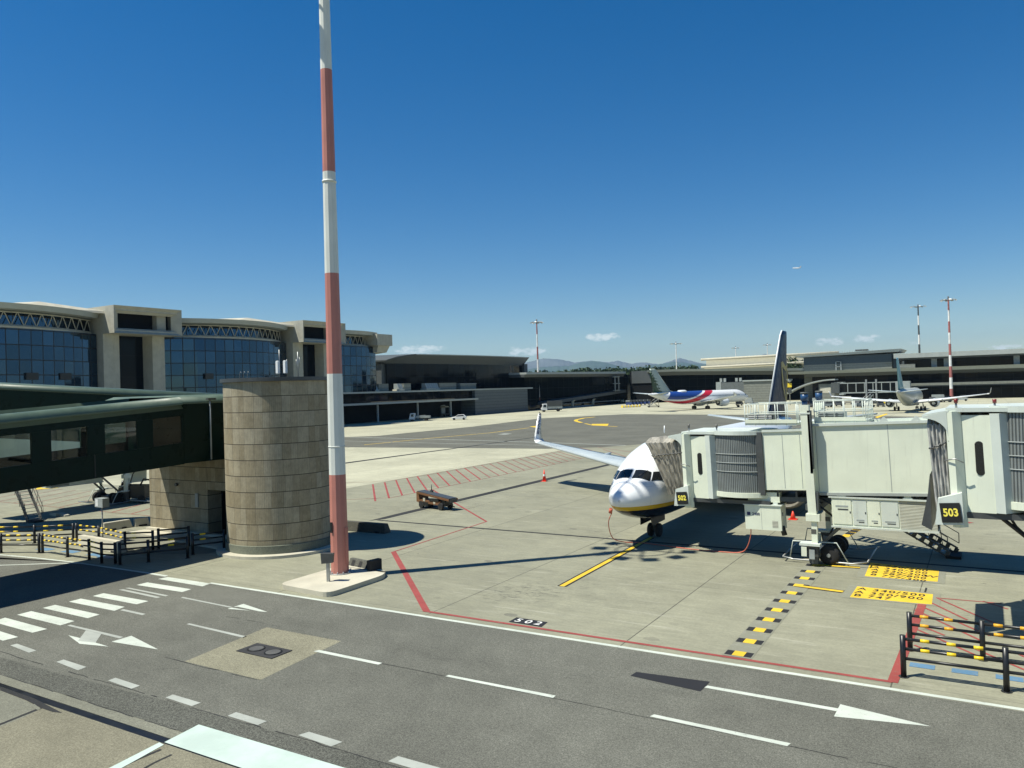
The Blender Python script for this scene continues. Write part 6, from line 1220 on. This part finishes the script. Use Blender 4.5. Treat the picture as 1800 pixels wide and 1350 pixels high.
for px,py,label in ((1389,712,'pole with a yellow square sign touching the right edge of the navy tail'),(1626,694,'pole with a yellow square sign and grey cap right of the small grey jet')):
    a=G(px,py); k=thing('stand_sign',label,'sign',(*a,0)); b=MB(); b.tube([(0,0,0),(0,0,7.6)],.12,m_galv,8); b.build('post',k); b=MB(); b.box((-.7,-.25,5.9),(.7,0,7.3),m_yel); b.build('yellow_panel',k); b=MB(); b.box((-.6,-.3,4.0),(.6,.1,5.6),m_dgrey); b.tube([(0,0,7.6),(0,0,8.2)],[.2,.9],m_grey,12); b.build('lamp_box',k)
random.seed(3)
for i,(px,py) in enumerate(((1452,716),(1475,714),(1508,715),(1548,715),(1640,709),(1662,707),(1690,705),(1425,716))):
    a=G(px,py); dark=i%2; k=thing('service_vehicle',['low grey service tractor on the apron, first from the navy tail','dark service van left of the small grey jet, second from the navy tail','low grey service tractor near the white stairs','dark service van close to the engine of the small grey jet','low grey service tractor under the right wing of the small grey jet','dark service van behind the right wing of the small grey jet','low grey service tractor before the curved roofed block','dark service van immediately right of the navy tail'][i],'service vehicle',(*a,0),random.uniform(0,3),'service vehicles before the main terminal')
    b=MB(); b.hexa([(-1.8,-.8,.35),(1.8,-.8,.35),(1.8,.8,.35),(-1.8,.8,.35)],[(-1.7,-.75,1.1),(1.7,-.75,1.1),(1.7,.75,1.1),(-1.7,.75,1.1)],m_dgrey if dark else m_grey); b.hexa([(-.6,-.75,1.1),(1.5,-.75,1.1),(1.5,.75,1.1),(-.6,.75,1.1)],[(-.2,-.65,1.9),(1.4,-.65,1.9),(1.4,.65,1.9),(-.2,.65,1.9)],m_carglass if dark else m_dgrey); b.build('body',k)
    for x_ in (-1.2,1.2): b=MB(); wheel(b,x_,-.75,.33,.2,'y'); b.build('wheel',k)
    for x_ in (-1.2,1.2): b=MB(); wheel(b,x_,.75,.33,.2,'y'); b.build('wheel',k)

for i,(px,py,w_,h_,mm) in enumerate(((1437,711,3,2.2,m_grey),(1462,712,4,1.6,m_dgrey),(1490,711,3,2.6,m_concl),(1536,712,3.4,1.8,m_dgrey),(1558,713,2.6,1.5,m_yel),(1610,708,3,1.8,m_dgrey),(1650,707,4,2.4,m_grey),(1675,706,3,1.6,m_orange),(1060,710,3,1.6,m_grey),(1078,709,3,2.0,m_dgrey),(1092,709,3,1.7,m_concl),(1300,713,2.6,1.8,m_dgrey),(1317,711,3,2.4,m_grey))):
    a=G(px,py); k=thing('ground_equipment',['grey container dolly right of the navy tail','low dark container dolly between the navy tail and the far bridge','pale tall container dolly under the glass sided far bridge','low dark container dolly at the foot of the white mobile stairs','small yellow loader left of the small grey jet','dark container dolly beside the tail of the small grey jet','grey container dolly under the right wing of the small grey jet','orange loader before the curved roofed block at the right','grey dolly under the sloping ramp of the long dark pier','dark dolly under the sloping ramp, beside the grey one','pale dolly left of the yellow barriers','dark dolly under the nose of the blue and red jet','grey dolly right of the nose of the blue and red jet'][i],'ground equipment',(*a,0),random.uniform(-.3,.3),'ground equipment before the far buildings')
    b=MB(); b.box((-w_/2,-.8,.45),(w_/2,.8,.6),m_black); b.hexa([(-w_/2+.1,-.75,.6),(w_/2-.1,-.75,.6),(w_/2-.1,.75,.6),(-w_/2+.1,.75,.6)],[(-w_/2+.1,-.75,h_),(w_/2-.5,-.75,h_),(w_/2-.5,.75,h_),(-w_/2+.1,.75,h_)],mm); b.build('body',k)
    for x_ in (-w_/2+.5,w_/2-.5): b=MB(); wheel(b,x_,-.7,.25,.15,'y'); b.build('wheel',k)
# ------------------------------------------------------------------ haze
hm=bpy.data.materials.new('haze_air'); hm.use_nodes=True; ht=hm.node_tree
for n in list(ht.nodes):
    if n.type!='OUTPUT_MATERIAL': ht.nodes.remove(n)
pv=ht.nodes.new('ShaderNodeVolumePrincipled'); pv.inputs['Color'].default_value=(.42,.70,1,1); pv.inputs['Density'].default_value=4e-5; pv.inputs['Anisotropy'].default_value=.2
ht.links.new(pv.outputs[0],[n for n in ht.nodes if n.type=='OUTPUT_MATERIAL'][0].inputs['Volume'])
b=MB(); b.box((-14500,-300,-1),(13500,15500,720),m_white); hz=b.build('haze'); hz.data.materials.clear(); hz.data.materials.append(hm); hz['kind']='stuff'
